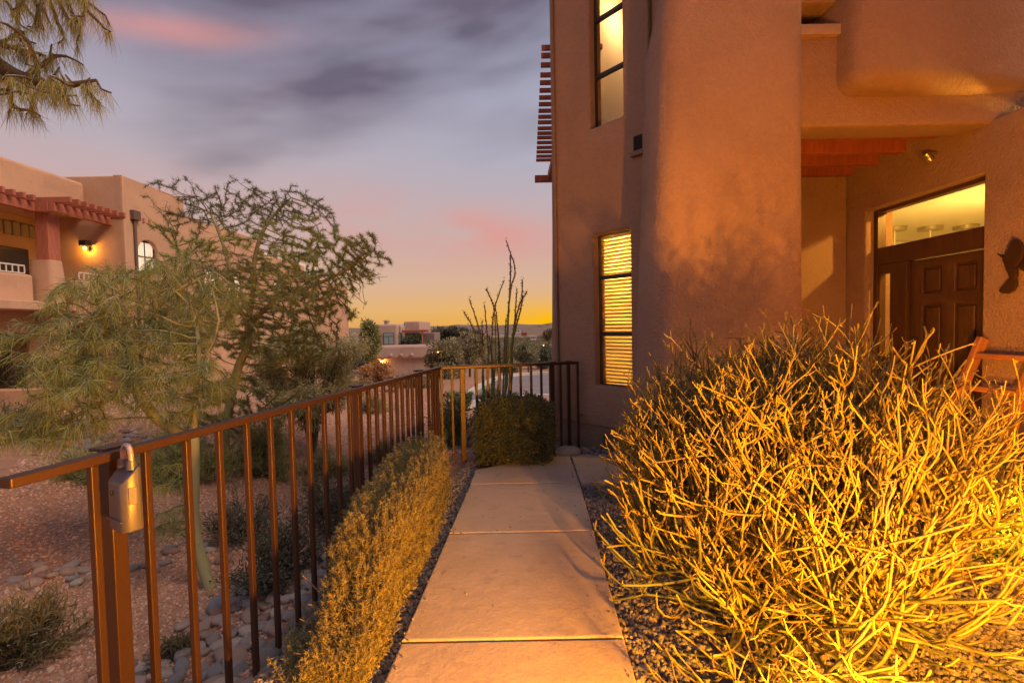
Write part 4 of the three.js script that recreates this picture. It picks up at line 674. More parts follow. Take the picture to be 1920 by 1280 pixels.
{
  const b = V(-7.2, ground(-7.2, -4.6) - 0.1, -4.6), c = at(20, 130, 4.6);
  tree('acacia_tree', 'weeping acacia tree hanging long drooping twigs into the top left corner', [
    [b, V(-7.1, 1.2, -4.6), V(-6.7, 3, -4.6), V(-6.3, 4.4, -4.6)], [V(-6.3, 4.4, -4.6), at(-60, 90, 4.6), at(30, 140, 4.6), at(110, 160, 4.6), at(180, 150, 4.6)], [V(-6.3, 4.4, -4.6), at(-60, -60, 4.7), at(60, -60, 4.6), at(150, -20, 4.6)]],
  [...blob(30, 60, 4.6, 90, 80, 0.6, 260), ...blob(130, 0, 4.6, 60, 60, 0.5, 120), ...blob(110, 165, 4.6, 100, 35, 0.4, 170), ...blob(-80, 60, 4.6, 120, 150, 0.7, 200), ...blob(10, 160, 4.6, 60, 60, 0.5, 80)],
  { r: 0.12, exp: 0.42, tip: 0.0022, split: 0.014, step: 0.09, reach: 1, kill: 0.13, droop: 0.08, bark: DARKBARK, twig: [0.14, 0.08, 0.05], col: [0.38, 0.38, 0.1], dryCol: [0.36, 0.26, 0.08], dry: 0.3, leaves: 24, leafLoad: 9, len: 0.18, wid: 0.0034, sag: 0.3, hang: 1.7, along: 0.25 });
}
// dark creosote and other shrubs of the slope
function wispy(name, label, c, r, n, len, wid, col, o = {}) {
  const t = thing(name, label, o.cat ?? 'shrub', [c.x, ground(c.x, c.z), c.z], o.group), mb = new MB(), st = new MB(), b = V(c.x, ground(c.x, c.z) - 0.05, c.z);
  for (let i = 0; i < (o.stems ?? 26); i++) {
    const u = V(gauss(), Math.abs(gauss()) + 0.25, gauss()).normalize(), e = V(c.x + u.x * r.x * rr(0.5, 1), c.y - r.y + u.y * r.y * 1.9 * rr(0.5, 1), c.z + u.z * r.z * rr(0.5, 1)), m = b.clone().lerp(e, 0.5).add(V(gauss() * 0.05, 0.05, gauss() * 0.05));
    st.tube([b, m, e], [0.009, 0.006, 0.002].map((x) => x * (o.thick ?? 1)), 4, o.bark ?? [0.1, 0.075, 0.05]);
    const per = Math.ceil(n / (o.stems ?? 26)); for (let k = 0; k < per; k++) { const f = 0.15 + 0.85 * Math.pow(rnd(), 0.7), q = f < 0.5 ? b.clone().lerp(m, f * 2) : m.clone().lerp(e, f * 2 - 1); q.add(V(gauss(), gauss(), gauss()).multiplyScalar(0.2 * r.x * f)); const g = rr(0.6, 1.35); mb.ribbon(q, V(u.x * 0.8 + gauss(), u.y * 0.6 + gauss() + (o.lift ?? 0.3), u.z * 0.8 + gauss()).normalize(), len * rr(0.5, 1.4), wid * rr(0.7, 1.3), o.sag ?? 0.1, col.map((x) => x * g), 0.5); }
  }
  st.build('stem', M.wood, t); mb.build('foliage', M.leaf, t); return t;
}
srand(131);
const onG = (px, py, d, h) => { const q = at(px, py, d); q.y = ground(q.x, q.z) + h; return q; };
wispy('creosote_shrub', 'dark grey-green creosote shrub close behind the pickets left of the hedge', onG(520, 940, 4.0, 0.42), V(0.55, 0.45, 0.5), 5200, 0.05, 0.009, [0.085, 0.09, 0.05]);
wispy('creosote_shrub', 'dark grey-green creosote shrub behind the hedge and the middle of the railing', onG(620, 870, 4.9, 0.45), V(0.6, 0.5, 0.6), 5200, 0.055, 0.01, [0.1, 0.1, 0.055]);
wispy('creosote_shrub', 'greyish creosote shrub at the foot of the pale green trunk', onG(450, 900, 5.4, 0.4), V(0.6, 0.45, 0.5), 3600, 0.06, 0.01, [0.13, 0.125, 0.07]);
wispy('creosote_shrub', 'green creosote shrub at the left edge of the picture under the feathery tree', onG(0, 960, 3.3, 0.35), V(0.5, 0.5, 0.5), 3600, 0.09, 0.009, [0.2, 0.17, 0.05], { lift: 0.6 });
wispy('creosote_shrub', 'dark green low shrub in the bottom left corner', onG(120, 1240, 2.15, 0.12), V(0.36, 0.2, 0.3), 3000, 0.05, 0.007, [0.075, 0.075, 0.028]);
wispy('creosote_shrub', 'small dark green shrub behind the thick near post of the railing', onG(290, 1190, 2.5, 0.12), V(0.24, 0.2, 0.24), 1700, 0.05, 0.007, [0.085, 0.085, 0.03]);
wispy('creosote_shrub', 'small olive tuft behind the near pickets at the edge of the stones', onG(320, 1110, 3.2, 0.08), V(0.2, 0.16, 0.2), 900, 0.05, 0.007, [0.15, 0.13, 0.04]);
wispy('creosote_shrub', 'grey-green shrub on the bank at the far left below the patio', onG(30, 770, 8.5, 0.3), V(0.9, 0.45, 0.7), 3600, 0.12, 0.016, [0.17, 0.16, 0.08]);
wispy('creosote_shrub', 'leafy green shrub outside the corner of the railing below the ocotillo', onG(850, 800, 6.3, 0.4), V(0.5, 0.5, 0.5), 2400, 0.1, 0.016, [0.16, 0.2, 0.07]);
wispy('creosote_shrub', 'pale green shrub behind the railing right of its second post', onG(760, 815, 8.2, 0.25), V(0.6, 0.35, 0.5), 1700, 0.1, 0.014, [0.2, 0.19, 0.09]);

wispy('broom_shrub', 'pale green feathery shrub on the slope in front of the far patio', onG(150, 745, 7, 0.3), V(0.8, 0.45, 0.6), 3600, 0.13, 0.008, [0.3, 0.32, 0.1], { lift: 0.5 });
wispy('broom_shrub', 'green feathery shrub on the slope left of the leaning olive trunk', onG(340, 740, 8, 0.6), V(1.2, 0.85, 0.7), 7500, 0.15, 0.009, [0.3, 0.33, 0.09], { lift: 0.5 });
wispy('broom_shrub', 'green feathery shrub between the leaning olive trunk and the mesquite', onG(490, 780, 9, 0.6), V(1.2, 0.85, 0.7), 7500, 0.15, 0.01, [0.31, 0.33, 0.1], { lift: 0.5 });
wispy('broom_shrub', 'pale shrub below the mesquite just above the top rail', onG(610, 780, 9.6, 0.3), V(0.8, 0.45, 0.6), 3600, 0.14, 0.01, [0.36, 0.34, 0.13], { lift: 0.4 });
wispy('broom_shrub', 'low grey-green shrub behind the railing between its second and third posts', onG(725, 790, 11, 0.25), V(0.7, 0.4, 0.5), 2400, 0.12, 0.011, [0.3, 0.28, 0.12], { lift: 0.4 });
// ocotillo
{
  srand(151);
  const b = at(925, 800, 7); b.y = ground(b.x, b.z) - 0.05; const t = thing('ocotillo', 'tall ocotillo with thin green wands rising behind the corner of the railing', 'cactus', b.toArray());
  const wands = [[[903, 640], [880, 560]], [[888, 620], [870, 585]], [[922, 640], [927, 580], [945, 525]], [[926, 580], [912, 541]], [[915, 650], [908, 571]], [[950, 640], [958, 540], [966, 510], [949, 450]], [[952, 620], [957, 520], [957, 480]], [[962, 640], [978, 570], [979, 524]], [[960, 640], [975, 570], [988, 547]], [[958, 660], [966, 590], [969, 542]], [[935, 650], [929, 571]], [[905, 680], [904, 603]], [[945, 680], [949, 596]], [[938, 690], [935, 640]], [[925, 700], [917, 630]]];
  wands.forEach((w, i) => {
    const mb = new MB(), o = b.clone().add(V(gauss() * 0.08, 0, gauss() * 0.08)), dd = 7 + gauss() * 0.25, low = at(lerp(925, w[0][0], 0.85), 740, dd), pts = new THREE.CatmullRomCurve3([o, low, ...w.map(([x, y]) => at(x, y, dd))]).getPoints(34);
    pts.forEach((p, k) => { if (k) p.add(V(gauss(), 0, gauss()).multiplyScalar(0.006)); });
    const thin = i === 3 || i === 1; mb.tube(pts, pts.map((_, k) => lerp(thin ? 0.013 : 0.019, 0.008, k / 34)), 6, (u) => [lerp(0.33, 0.14, sst(0.5, 0.9, u)), lerp(0.36, 0.08, sst(0.5, 0.85, u)), lerp(0.085, 0.045, u)]);
    pts.forEach((p, k) => { if (k < 6) return; const u = k / 34, nl = u > 0.5 ? 6 : 4; for (let j = 0; j < nl; j++) mb.leaf(p.clone().add(V(0, rr(-0.04, 0.04), 0)), V(gauss(), gauss() * 0.6 + 0.3, gauss()).normalize(), rr(0.02, 0.045), 0.012, u > 0.55 ? [0.1, 0.06, 0.04] : [0.28, 0.32, 0.08]); });
    mb.build('stem', M.leaf, t);
  });
}

// ------------------------------------------------------------------ the house across the wash
{
  const t = thing('neighbour_house', 'two-storey adobe house across the wash with a red pergola over its balcony', 'house', [-13.4, -0.3, -14]);
  const B = (n, a, m = M.stuccoFar, p = t) => obj(n, a, m, p), X1 = -13.43, X2 = -12.18;
  // near block: parapet mass over the balcony, rear wall, ground floor
  B('wall', rb2(-24, 5.1, -14.6, X1, 6.22, -12.1, 0.12, 3)); B('wall', rb2(-24, 5.12, -12.0, X1 - 0.65, 6.22, -6, 0.12, 3));
  B('wall', rb2(-24, -1, -15, -15, 5.4, -8, 0.05)); B('floor', rb2(-15.2, 2.1, -14.55, -12.5, 2.35, -8, 0.04));
  // far block with its arched and plain windows
  const FX = fr([X2, 0, 0], [0, 0, -1], [1, 0, 0]); const arch = (a, b, y0, y1) => { const o = [[a, y0], [b, y0]]; for (let k = 0; k <= 8; k++) { const q = k / 8 * Math.PI; o.push([(a + b) / 2 + (b - a) / 2 * Math.cos(q), y1 - (b - a) / 2 + (b - a) / 2 * Math.sin(q)]); } return o; };
  const FX2 = fr([X2, 0, 0], [0, 0, -1], [-1, 0, 0]);
  // outward face looks to +X, so depth runs to -X
  const wins = [[arch(15.0, 15.85, 3.45, 4.55), 15.0, 15.85, 3.45, 4.55], [rect(18.2, 2.9, 19.1, 4.1), 18.2, 19.1, 2.9, 4.1], [rect(19.7, 2.9, 20.8, 4.1), 19.7, 20.8, 2.9, 4.1], [rect(17.0, 0.6, 17.9, 1.9), 17, 17.9, 0.6, 1.9], [rect(23.5, 2.8, 24.6, 4), 23.5, 24.6, 2.8, 4]];
  const long = (outline, ws) => { let g = wallGeo(outline, ws.map((w) => w[0]), 0.3, 0.04); g.applyMatrix4(new THREE.Matrix4().makeBasis(V(0, 0, -1), V(0, 1, 0), V(-1, 0, 0)).setPosition(X2, 0, 0)); const i = g.index, p = g.attributes.position; if (!i) { for (let k = 0; k < p.count; k += 3) for (const A of Object.values(g.attributes)) { const s = A.itemSize; for (let q = 0; q < s; q++) { const a = A.array[(k + 1) * s + q]; A.array[(k + 1) * s + q] = A.array[(k + 2) * s + q]; A.array[(k + 2) * s + q] = a; } } } return boxUV(g); };
  B('wall', long([[14.5, -1.5], [34, -1.5], [34, 4.6], [27, 4.6], [27, 5.2], [22, 5.2], [22, 5.85], [17.2, 5.85], [17.2, 6.43], [14.5, 6.43]], wins));
  B('wall', rb2(-20, -1, -14.8, X2 - 0.02, 6.42, -14.5, 0.05)); B('wall', rb2(-20, 6.0, -17.2, -12.4, 6.3, -14.6, 0.02)); B('wall', rb2(-20, -1, -17.3, -12.45, 6.4, -17.1, 0.02)); B('wall', rb2(-20, 5.0, -27, -12.45, 5.3, -17.1, 0.02));
  B('room', rb2(-14.6, -1, -34, -14.4, 6, -14.9, 0.02), M.ceiling); B('floor', rb2(-14.6, 2.2, -34, -12.5, 2.4, -14.9, 0.02));
  const paneLit = std({ color: C(0.3, 0.26, 0.22), roughness: 0.05, emissive: C(1, 0.72, 0.5), emissiveIntensity: 0.85 }), paneDim = std({ color: C(0.05, 0.05, 0.06), roughness: 0.06 });
  wins.forEach(([, a, b, y0, y1], i) => {
    const x = X2 - 0.16, f = B('window', [rb2(x - 0.03, y0, -a - 0.06, x + 0.03, y1, -a, 0.005), rb2(x - 0.03, y0, -b, x + 0.03, y1, -b + 0.06, 0.005), rb2(x - 0.03, y0, -b + 0.06, x + 0.03, y0 + 0.06, -a - 0.06, 0.005), rb2(x - 0.03, y1 - 0.06, -b + 0.06, x + 0.03, y1, -a - 0.06, 0.005)], M.darkFrame);
    for (let c = 0; c < 2; c++) for (let r = 0; r < 2; r++) { const w = (b - a - 0.12) / 2, h = (y1 - y0 - 0.12) / 2, za = a + 0.06 + c * w, ya = y0 + 0.06 + r * h; B('pane', rb2(x - 0.012, ya + 0.012, -za - w + 0.012, x + 0.012, ya + h - 0.012, -za - 0.012, 0.002), i === 3 ? paneDim : paneLit, f); }
    B('muntin', [rb2(x - 0.02, (y0 + y1) / 2 - 0.02, -b + 0.06, x + 0.02, (y0 + y1) / 2 + 0.02, -a - 0.06, 0.003), rb2(x - 0.023, y0 + 0.06, -(a + b) / 2 - 0.02, x + 0.023, y1 - 0.06, -(a + b) / 2 + 0.02, 0.003)], M.darkFrame, f);
  });
  B('downspout', boxUV(new THREE.CylinderGeometry(0.045, 0.045, 5.2, 10).translate(X2 + 0.05, 2.6, -14.85)), std({ color: C(0.12, 0.07, 0.05), roughness: 0.6 })); B('scupper', rb2(X2, 5.1, -15.0, X2 + 0.14, 5.4, -14.72, 0.01), std({ color: C(0.12, 0.07, 0.05), roughness: 0.6 }));
  // balcony: parapet walls with a strip of railing, the pier at the corner
  B('balcony_wall', rb2(-13.6, 1.5, -12.7, -13.25, 3.12, -8, 0.08, 3)); B('balcony_wall', rb2(-12.75, 1.7, -14.55, -12.4, 3.0, -13.1, 0.08, 3));
  B('pier', loft([[-1, -13.75, -12.5, -13.5, -12.6], [0.6, -13.65, -12.65, -13.4, -12.68], [2, -13.57, -12.78, -13.3, -12.76], [3.55, -13.52, -12.86, -13.2, -12.8]].map(([y, a, b, c, d]) => ringRR(a, c, b, d, y, 0.14))));
  const lightMetal = std({ color: C(0.6, 0.55, 0.48), roughness: 0.5 });
  const strip = (x, z0, z1, y) => { const n = Math.round(Math.abs(z1 - z0) / 0.15); const r = B('balcony_rail', [rb2(x - 0.02, y + 0.2, z0, x + 0.02, y + 0.24, z1, 0.004), rb2(x - 0.02, y, z0, x + 0.02, y + 0.03, z1, 0.004)], lightMetal); for (let i = 0; i <= n; i++) { const z = lerp(z0, z1, i / n); B('baluster', rb2(x - 0.012, y + 0.03, z - 0.012, x + 0.012, y + 0.2, z + 0.012, 0.002), lightMetal, r); } };
  strip(-13.4, -12.6, -8.2, 3.14); strip(-12.57, -14.5, -13.3, 3.02);
  // rooms on the balcony: glazed door, window, stone band; door below
  const dk = std({ color: C(0.05, 0.035, 0.03), roughness: 0.35 }), stone = std({ color: C(0.32, 0.25, 0.18), roughness: 0.9, map: stuccoMap });
  const dr = B('door', rb2(-15.0, 2.35, -12.9, -14.93, 4.35, -12.1, 0.02), lightMetal); B('pane', rb2(-14.94, 2.6, -12.75, -14.92, 4.2, -12.25, 0.004), paneDim, dr); B('pane', rb2(-14.925, 2.9, -12.7, -14.912, 3.35, -12.45, 0.003), paneLit, dr);
  const wd = B('window', rb2(-15.0, 2.6, -14.2, -14.93, 4.1, -13.2, 0.02), dk); B('pane', rb2(-14.94, 2.7, -14.1, -14.92, 4.0, -13.3, 0.004), paneDim, wd);
  for (let i = 0; i < 12; i++) { const z = -11.6 - i * 0.24; B('stone', rb2(-15.0, 4.45 + 0.03 * rnd(), z - 0.22, -14.9, 4.85 + 0.05 * rnd(), z, 0.04, 3), stone); }
  const d2 = B('door', rb2(-15.0, -0.3, -13.6, -14.92, 1.9, -12.6, 0.02), std({ color: C(0.2, 0.08, 0.04), roughness: 0.5 })); B('pane', rb2(-14.93, 0, -13.45, -14.9, 1.75, -12.75, 0.004), dk, d2);
  // pergola over the balcony
  const beam = B('pergola_beam', rb2(-12.75, 4.86, -15.5, -12.58, 5.1, -12.7, 0.012), M.redWood); B('pergola_beam', rb2(-13.42, 4.86, -12.86, -12.76, 5.1, -12.7, 0.012), M.redWood); B('pergola_beam', rb2(-13.28, 4.86, -12.69, -13.1, 5.1, -8, 0.012), M.redWood);
  for (let i = 0; i < 12; i++) { const d = 12.75 + i * 0.25; B('rafter', rb2(-13.5, 5.1, -d - 0.035, -12.15, 5.26, -d + 0.035, 0.012), M.redWood); }
  for (let i = 0; i < 12; i++) { const d = 12.5 - i * 0.25; B('rafter', rb2(-14.4, 5.1, -d - 0.035, -12.9, 5.26, -d + 0.035, 0.012), M.redWood); }
  B('post', rb2(-13.3, 3.4, -13.2, -12.95, 4.86, -12.85, 0.02), M.redWood);
}
// the lamp on its balcony and the patio in front
{
  const q = at(163, 463, 14.42), t = thing('wall_lamp', 'glowing wall lamp on the balcony of the house across the wash', 'wall lamp', q.toArray());
  obj('housing', [rb2(q.x - 0.11, q.y + 0.02, -14.44, q.x + 0.11, q.y + 0.19, -14.24, 0.015), rb2(q.x - 0.05, q.y - 0.1, -14.5, q.x + 0.05, q.y + 0.1, -14.42, 0.01)], M.darkFrame, t);
  obj('bulb', new THREE.SphereGeometry(0.05, 12, 8).translate(q.x, q.y - 0.05, -14.33), M.lens, t);
  const l = new THREE.PointLight(new THREE.Color().setRGB(1, 0.45, 0.05), 2.2); l.position.set(0, -0.06, 0.09); l.shadow.radius = 2; l.castShadow = true; l.name = 'wall_lamp_light'; t.add(l);
  const f = thing('patio_fence', 'low wall and dark metal fence of the patio across the wash', 'fence', [-11.5, -0.2, -12.2]), mb = [];
  obj('wall', rb2(-17, -1, -12.35, -10.9, 0.02, -12.05, 0.05, 2), M.stuccoFar, f);
  const r1 = obj('rail', rb2(-17, 0.72, -12.215, -10.9, 0.75, -12.185, 0.004), M.darkFrame, f);
  for (let x = -17; x <= -10.9; x += 0.15) obj('picket', rb2(x - 0.01, 0.0, -12.21, x + 0.01, 0.72, -12.19, 0.002, 1), M.darkFrame, f);
}
srand(171);
wispy('patio_plant', 'leafy plants on the patio behind the metal fence at the far left', V(-13.7, 0.35, -12.9), V(0.7, 0.5, 0.3), 1800, 0.2, 0.03, [0.13, 0.15, 0.05], { cat: 'plant' });
wispy('patio_plant', 'plant in the patio beside the pier of the house across the wash', V(-12.2, 0.4, -12.6), V(0.5, 0.5, 0.3), 1200, 0.2, 0.03, [0.16, 0.17, 0.06], { cat: 'plant' });
// ------------------------------------------------------------------ road and houses down the hill
{
  const edge = [[855, 760], [880, 738], [905, 722], [930, 711], [965, 704.5], [1000, 702], [1060, 701], [1130, 701]].map(([x, y]) => onLevel(x, y, -2.02)), near = [[855, 762], [900, 755], [960, 747], [1035, 744], [1150, 740]].map(([x, y]) => onLevel(x, y, -2.02));
  const ca = new THREE.CatmullRomCurve3(edge).getPoints(40), cb = new THREE.CatmullRomCurve3(near).getPoints(40), P = [], I = [], U = [];
  for (let i = 0; i <= 40; i++) { P.push(ca[i].x, -2.035, ca[i].z, cb[i].x, -2.035, cb[i].z); U.push(ca[i].x, ca[i].z, cb[i].x, cb[i].z); if (i) { const a = 2 * i - 2; I.push(a, a + 1, a + 3, a, a + 3, a + 2); } }
  const g = new THREE.BufferGeometry(); g.setAttribute('position', new THREE.Float32BufferAttribute(P, 3)); g.setAttribute('uv', new THREE.Float32BufferAttribute(U, 2)); g.setIndex(I); g.computeVertexNormals();
  tag(obj('road', g, std({ color: C(0.2, 0.18, 0.19), roughness: 0.9, map: stuccoMap })), 'grey asphalt street curving below the house', null, null, 'structure');
  const kerb = (c, s) => { const m = new MB(); for (let i = 0; i < 40; i++) { } return c; };
  const conc = std({ color: C(0.5, 0.46, 0.42), roughness: 0.9 });
  [ca, cb].forEach((c, k) => { const s = new THREE.Shape(); s.moveTo(-0.15, -0.2); s.lineTo(0.15, -0.2); s.lineTo(0.15, 0.09); s.lineTo(-0.15, 0.12); const gg = new THREE.ExtrudeGeometry(s, { steps: 60, extrudePath: new THREE.CatmullRomCurve3(c.map((p) => V(p.x, -2.02, p.z))), bevelEnabled: false }); tag(obj('kerb', boxUV(gg), conc), k ? 'pale concrete kerb on the near side of the street' : 'pale concrete kerb on the far side of the street', null, null, 'structure'); });
}
{
  const k = 48 / FOCAL, p0 = at(750, 640, 48), X = (px) => at(px, 640, 48).x, Y = (py) => at(750, py, 48).y, W = (n, a, b, c, d, z0, z1, m = M.stuccoPink, r = 0.12, par = null) => obj(n, rb2(X(a), Y(d), -z1, X(b), Y(c), -z0, r, 3), m, par ?? t);
  const t = thing('distant_house', 'pink two-storey adobe house down the street with a chimney, red pergola and low garage', 'house', [X(745), -3.6, -50]);
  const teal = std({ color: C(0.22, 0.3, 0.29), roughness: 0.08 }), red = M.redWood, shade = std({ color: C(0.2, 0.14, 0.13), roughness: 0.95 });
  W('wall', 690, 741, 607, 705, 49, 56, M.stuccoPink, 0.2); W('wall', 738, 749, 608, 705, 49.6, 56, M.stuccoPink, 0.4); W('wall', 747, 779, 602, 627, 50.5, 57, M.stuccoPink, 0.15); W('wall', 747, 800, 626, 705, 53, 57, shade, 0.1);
  W('chimney', 710, 717, 598.5, 609, 50.2, 51, M.stuccoPink, 0.08); W('chimney_cap', 709, 718, 600, 601.6, 50, 51.2, M.stuccoPink, 0.02);
  const w1 = W('window', 714.5, 734.5, 623.5, 645.5, 48.9, 49.05, M.darkFrame, 0.02); W('pane', 715.5, 724, 631, 645, 48.85, 48.95, teal, 0.01, w1); W('pane', 725, 733.7, 631, 645, 48.85, 48.95, teal, 0.01, w1); W('pane', 715.5, 733.7, 624.3, 630, 48.85, 48.95, teal, 0.01, w1);
  const w2 = W('window', 738, 746, 624, 645.5, 49.4, 49.58, M.darkFrame, 0.02); W('pane', 738.8, 745.2, 625, 645, 49.35, 49.45, teal, 0.01, w2);
  W('pergola_beam', 749, 800, 620, 623.5, 49.2, 49.5, red, 0.04); for (let i = 0; i < 9; i++) W('rafter', 751 + i * 5.4, 752.6 + i * 5.4, 618.4, 620, 48.6, 52.5, red, 0.03); W('post', 786, 788.5, 623, 646, 49.2, 49.4, red, 0.03);
  W('garage_wall', 715, 810, 669, 705, 46.5, 49, M.stuccoPink, 0.15); W('garage_parapet', 711.5, 812, 646.5, 671, 46.1, 49, M.stuccoPink, 0.25);
  for (const px of [741.5, 760, 779]) W('viga', px - 2.4, px + 2.4, 660.5, 665.5, 45.8, 46.3, M.stuccoPink, 0.1);
  const q = at(716, 678, 46.3), l = thing('wall_lamp', 'glowing lamp on the garage corner of the house down the street', 'wall lamp', q.toArray());
  obj('housing', rb2(q.x - 0.12, q.y + 0.16, q.z - 0.1, q.x + 0.12, q.y + 0.22, q.z + 0.12, 0.01), M.darkFrame, l); obj('bulb', new THREE.SphereGeometry(0.13, 12, 8).translate(q.x, q.y, q.z), M.lens, l);
  const pl = new THREE.PointLight(new THREE.Color().setRGB(1, 0.5, 0.1), 5); pl.shadow.radius = 4; pl.castShadow = true; pl.name = 'wall_lamp_light'; l.add(pl);
}
// crowns of leaf cards in clumps round a trunk
function blobTree(name, label, cat, c, r, n, leaf, col, o = {}) {
  const gy = o.base ?? ground(c.x, c.z), t = thing(name, label, cat, [c.x, gy, c.z], o.group), mb = new MB(), st = new MB(), K = o.clumps ?? 26, cl = [];
  for (let i = 0; i < K; i++) { const u = V(gauss(), gauss(), gauss()).normalize().multiplyScalar(Math.pow(rnd(), 0.4) * 0.82); cl.push([V(c.x + u.x * r.x, c.y + u.y * r.y, c.z + u.z * r.z), rr(0.22, 0.42), rr(0.7, 1.3)]); }
  for (let i = 0; i < n; i++) { const [p, s, b] = cl[Math.floor(rnd() * K)], u = V(gauss(), gauss(), gauss()).normalize().multiplyScalar(Math.pow(rnd(), 0.45)), q = V(p.x + u.x * s * r.x, p.y + u.y * s * r.y * 0.9, p.z + u.z * s * r.z); if (q.y < gy) continue; const g = 1.55 * b * rr(0.7, 1.3); mb.leaf(q, V(u.x + gauss() * 0.7, u.y + gauss() * 0.7 + 0.2, u.z + gauss() * 0.7).normalize(), leaf * rr(0.6, 1.4), leaf * 0.45, col.map((x) => x * g)); }
  const b0 = V(c.x, gy - 0.1, c.z), hub = V(c.x, Math.max(gy + 0.2, c.y - r.y * 0.5), c.z); st.tube([b0, hub], [r.x * 0.07, r.x * 0.05], 6, [0.1, 0.075, 0.055]); cl.slice(0, 9).forEach(([p]) => st.tube([hub, hub.clone().lerp(p, 0.5).add(V(0, 0.1 * r.y, 0)), p], [r.x * 0.04, r.x * 0.025, r.x * 0.01], 5, [0.1, 0.075, 0.055]));
  st.build('trunk', M.wood, t); mb.build('crown', M.leaf, t); return t;
}
srand(201);
const tr = (px, py, d, rx, ry) => [at(px, py, d), V(rx / FOCAL * d, ry / FOCAL * d, rx / FOCAL * d * 0.8)];
{
  const T = (name, label, cat, px, py, d, rx, ry, n, leaf, col, o) => { const [c, r] = tr(px, py, d, rx, ry); return blobTree(name, label, cat, c, r, n, leaf, col, o); };
  T('garden_tree', 'bright green tree left of the pink house down the street', 'tree', 690, 640, 40, 22, 42, 5200, 0.3, [0.2, 0.2, 0.05]);
  T('dry_bush', 'rust-orange bush in front of the garage down the street', 'bush', 702, 700, 30, 34, 24, 3000, 0.2, [0.3, 0.155, 0.05]);
  T('dry_bush', 'smaller brown bush at the right of the rust-orange bush', 'bush', 740, 715, 26, 18, 12, 1200, 0.16, [0.24, 0.15, 0.06]);
  T('balcony_plant', 'dark green potted shrubs on the balcony under the red pergola down the street', 'plant', 774, 637, 49.8, 21, 10, 1500, 0.3, [0.06, 0.09, 0.03], { base: at(774, 648, 49.8).y });
  T('acacia_tree', 'wide grey-green acacia tree in the middle distance left of the ocotillo', 'tree', 835, 672, 33, 40, 44, 7000, 0.22, [0.2, 0.175, 0.085]);
  T('acacia_tree', 'grey-green acacia tree behind the ocotillo wands', 'tree', 880, 655, 36, 38, 40, 6000, 0.24, [0.22, 0.185, 0.095]);
  T('evergreen_tree', 'dark tree standing on the skyline above the grey-green acacia', 'tree', 846, 627, 70, 38, 17, 4600, 0.42, [0.085, 0.08, 0.045]);
  T('evergreen_tree', 'small dark tree on the skyline left of the ocotillo tips', 'tree', 893, 632, 75, 18, 13, 2200, 0.42, [0.1, 0.09, 0.05]);
  T('street_tree', 'olive tree beyond the street just right of the ocotillo', 'tree', 990, 665, 46, 24, 24, 3600, 0.28, [0.15, 0.145, 0.065]);
  T('street_tree', 'dark bluish-green tree beyond the street beside the house corner', 'tree', 1020, 668, 52, 24, 22, 3600, 0.3, [0.085, 0.105, 0.06]);
  T('street_tree', 'low grey-green tree on the far kerb between the two larger ones', 'tree', 955, 690, 38, 30, 16, 2600, 0.22, [0.17, 0.16, 0.08]);
  T('street_tree', 'brown-green tree far off near the skyline beside the house corner', 'tree', 1028, 628, 130, 11, 12, 1500, 0.6, [0.16, 0.12, 0.06]);
  T('street_tree', 'olive tree behind the low garage at its right end', 'tree', 808, 660, 52, 18, 22, 2600, 0.3, [0.16, 0.145, 0.07]);
  T('kerb_shrub', 'green shrubs at the near side of the street seen through the railing', 'shrub', 862, 745, 18, 26, 16, 2600, 0.12, [0.13, 0.17, 0.06]);
  T('kerb_shrub', 'grey shrub by the street behind the right part of the railing', 'shrub', 915, 738, 22, 22, 13, 1800, 0.12, [0.19, 0.17, 0.09]);
}
srand(231);
wispy('garden_plant', 'sparse desert plants in the garden below the pink house, left', onG(700, 735, 20, 0.4), V(1.2, 0.6, 1), 2400, 0.2, 0.02, [0.3, 0.27, 0.12], { cat: 'plant' });
wispy('garden_plant', 'desert plants beside the driveway of the low garage', onG(775, 712, 28, 0.4), V(1.5, 0.7, 1), 2400, 0.25, 0.026, [0.24, 0.24, 0.1], { cat: 'plant' });
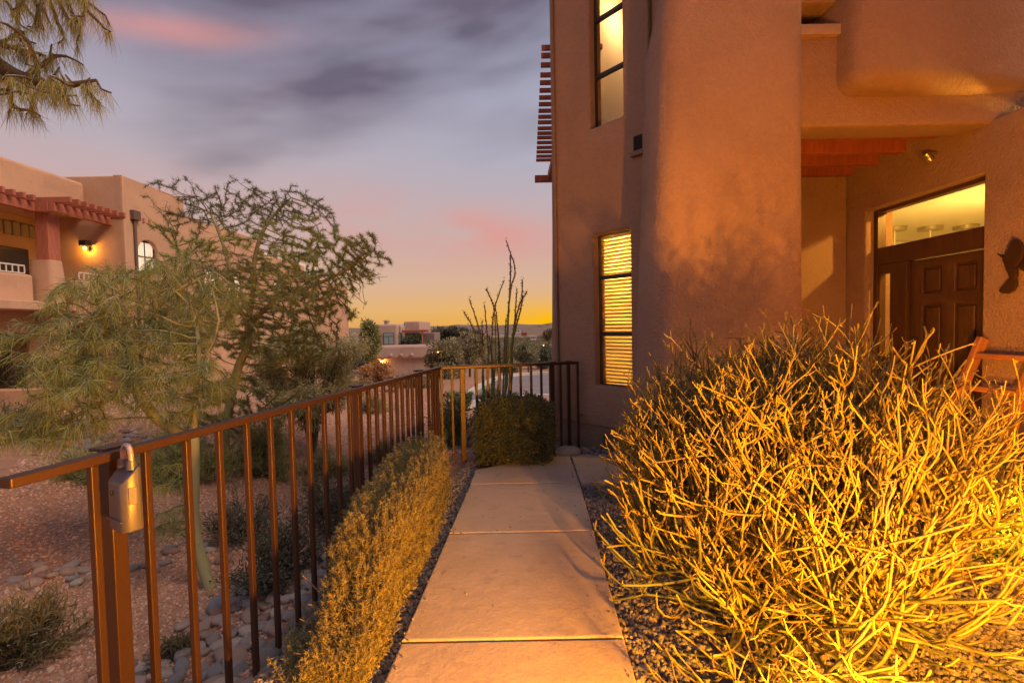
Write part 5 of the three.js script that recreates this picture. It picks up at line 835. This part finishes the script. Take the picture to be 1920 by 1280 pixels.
// low brush over the land down to the town, and the town's houses
{
  srand(221); const mb = new MB(); for (let i = 0; i < 260; i++) { const u = V(gauss(), gauss(), gauss()).normalize().multiplyScalar(Math.pow(rnd(), 0.4)); mb.leaf(V(u.x, u.y * 0.6 + 0.45, u.z), V(u.x + gauss(), u.y + gauss() + 0.3, u.z + gauss()).normalize(), 0.2, 0.12, [1, 1, 1].map(() => rr(0.7, 1.25))); }
  const g = mb.geo(), n = 5200, im = new THREE.InstancedMesh(g, M.leaf, n), m = new THREE.Matrix4(), q = new THREE.Quaternion(); im.name = 'desert_brush'; let k = 0;
  while (k < n) { const d = 62 + 1100 * Math.pow(rnd(), 1.9), x = rr(-0.65, 0.16) * d; if (d < 60 && x > -3.6 && d < 36) { if (x > -2.6 || d > 20 && d < 34) continue; } if (d < 36 && x < -7) continue; if (d < 60 && d > 40 && Math.abs(x + 11.5) < 4.5) continue; const s = rr(0.6, 1.4) * (1 + d / 260), b = rr(0.6, 1.3), w = rnd(); m.compose(V(x, ground(x, -d) - 0.1, -d), q.setFromAxisAngle(V(0, 1, 0), rnd() * 6.28), V(s, s * rr(0.7, 1.2), s)); im.setMatrixAt(k, m); im.setColorAt(k, C((0.17 + 0.08 * w) * b, (0.15 + 0.03 * w) * b, 0.08 * b)); k++; }
  tag(im, 'desert brush and small trees covering the land down to the town', null, null, 'stuff'); scene.add(im);
  const say = ['white flat-roofed building on the far slope right of the ocotillo', 'low pale house on the far slope', 'brick-red building in the far town', 'pale gabled building above the street trees', 'small tan house on the far ridge', 'far white house at the edge of the town', 'tiny house high on the ridge at the right', 'brown far building left of the ocotillo tips', 'far grey roof low on the slope'];
  [[968, 621, 420, 16, 4, 0], [930, 618, 520, 14, 3, 1], [983, 626, 300, 11, 5, 2], [1000, 633, 260, 11, 5, 3], [1012, 612, 900, 10, 3, 1], [945, 625, 380, 12, 4, 0], [1026, 610, 1200, 8, 3, 1], [820, 618, 500, 13, 3, 2], [915, 630, 330, 12, 3, 1]].forEach(([px, py, d, w, h, c], i) => {
    const q = at(px, py, d), W = w / FOCAL * d, H = h / FOCAL * d, t = thing('town_building', say[i], 'building', [q.x, q.y - H / 2, q.z], 'buildings of the far town'), mt = std({ color: [C(0.55, 0.5, 0.47), C(0.4, 0.32, 0.27), C(0.35, 0.13, 0.09), C(0.5, 0.45, 0.4)][c], roughness: 0.9 });
    obj('wall', rb2(q.x - W / 2, q.y - H / 2 - 0.4 * H, q.z - W * 0.3, q.x + W / 2, q.y + H / 2, q.z + W * 0.3, 0.1), mt, t);
    if (c === 3) { const s = new THREE.ExtrudeGeometry(poly([[-W * 0.6, 0], [W * 0.6, 0], [0, H * 0.55]]), { depth: W * 0.66, bevelEnabled: false }).translate(q.x, q.y + H / 2, q.z - W * 0.33); obj('roof', boxUV(s), mt, t); } else obj('roof', rb2(q.x - W * 0.53, q.y + H / 2, q.z - W * 0.33, q.x + W * 0.53, q.y + H * 0.62, q.z + W * 0.33, 0.05), mt, t);
    for (let j = 0; j < 3; j++) obj('window', rb2(q.x - W * 0.36 + j * W * 0.28, q.y - H * 0.15, q.z + W * 0.3 + 0.02, q.x - W * 0.2 + j * W * 0.28, q.y + H * 0.25, q.z + W * 0.3 + 0.15, 0.02), M.darkFrame, t);
  });
  // street lamps of the town, pin-points of light
  const L = ['bright street lamp beyond the street among the trees', 'small street lamp far off behind the ocotillo', 'street lamp close to the grey-green acacia', 'far lamp by the corner of the house', 'faint lamp left of the ocotillo'];
  [[1019, 648, 60], [950, 640, 90], [821, 660, 32], [1030, 655, 70], [858, 633, 110]].forEach(([px, py, d], i) => { const q = at(px, py, d), gy = ground(q.x, q.z), t = thing('street_lamp', L[i], 'street lamp', [q.x, gy, q.z], 'lamps of the town'); obj('post', boxUV(new THREE.CylinderGeometry(0.04, 0.06, q.y - gy, 8).translate(q.x, (q.y + gy) / 2, q.z)), M.darkFrame, t); obj('bulb', new THREE.SphereGeometry(0.0014 * d, 10, 8).translate(q.x, q.y, q.z), M.lens, t); });
}
scene.traverse((o) => { if (o.isMesh) o.castShadow = o.receiveShadow = true; });
renderer.render(scene, camera);
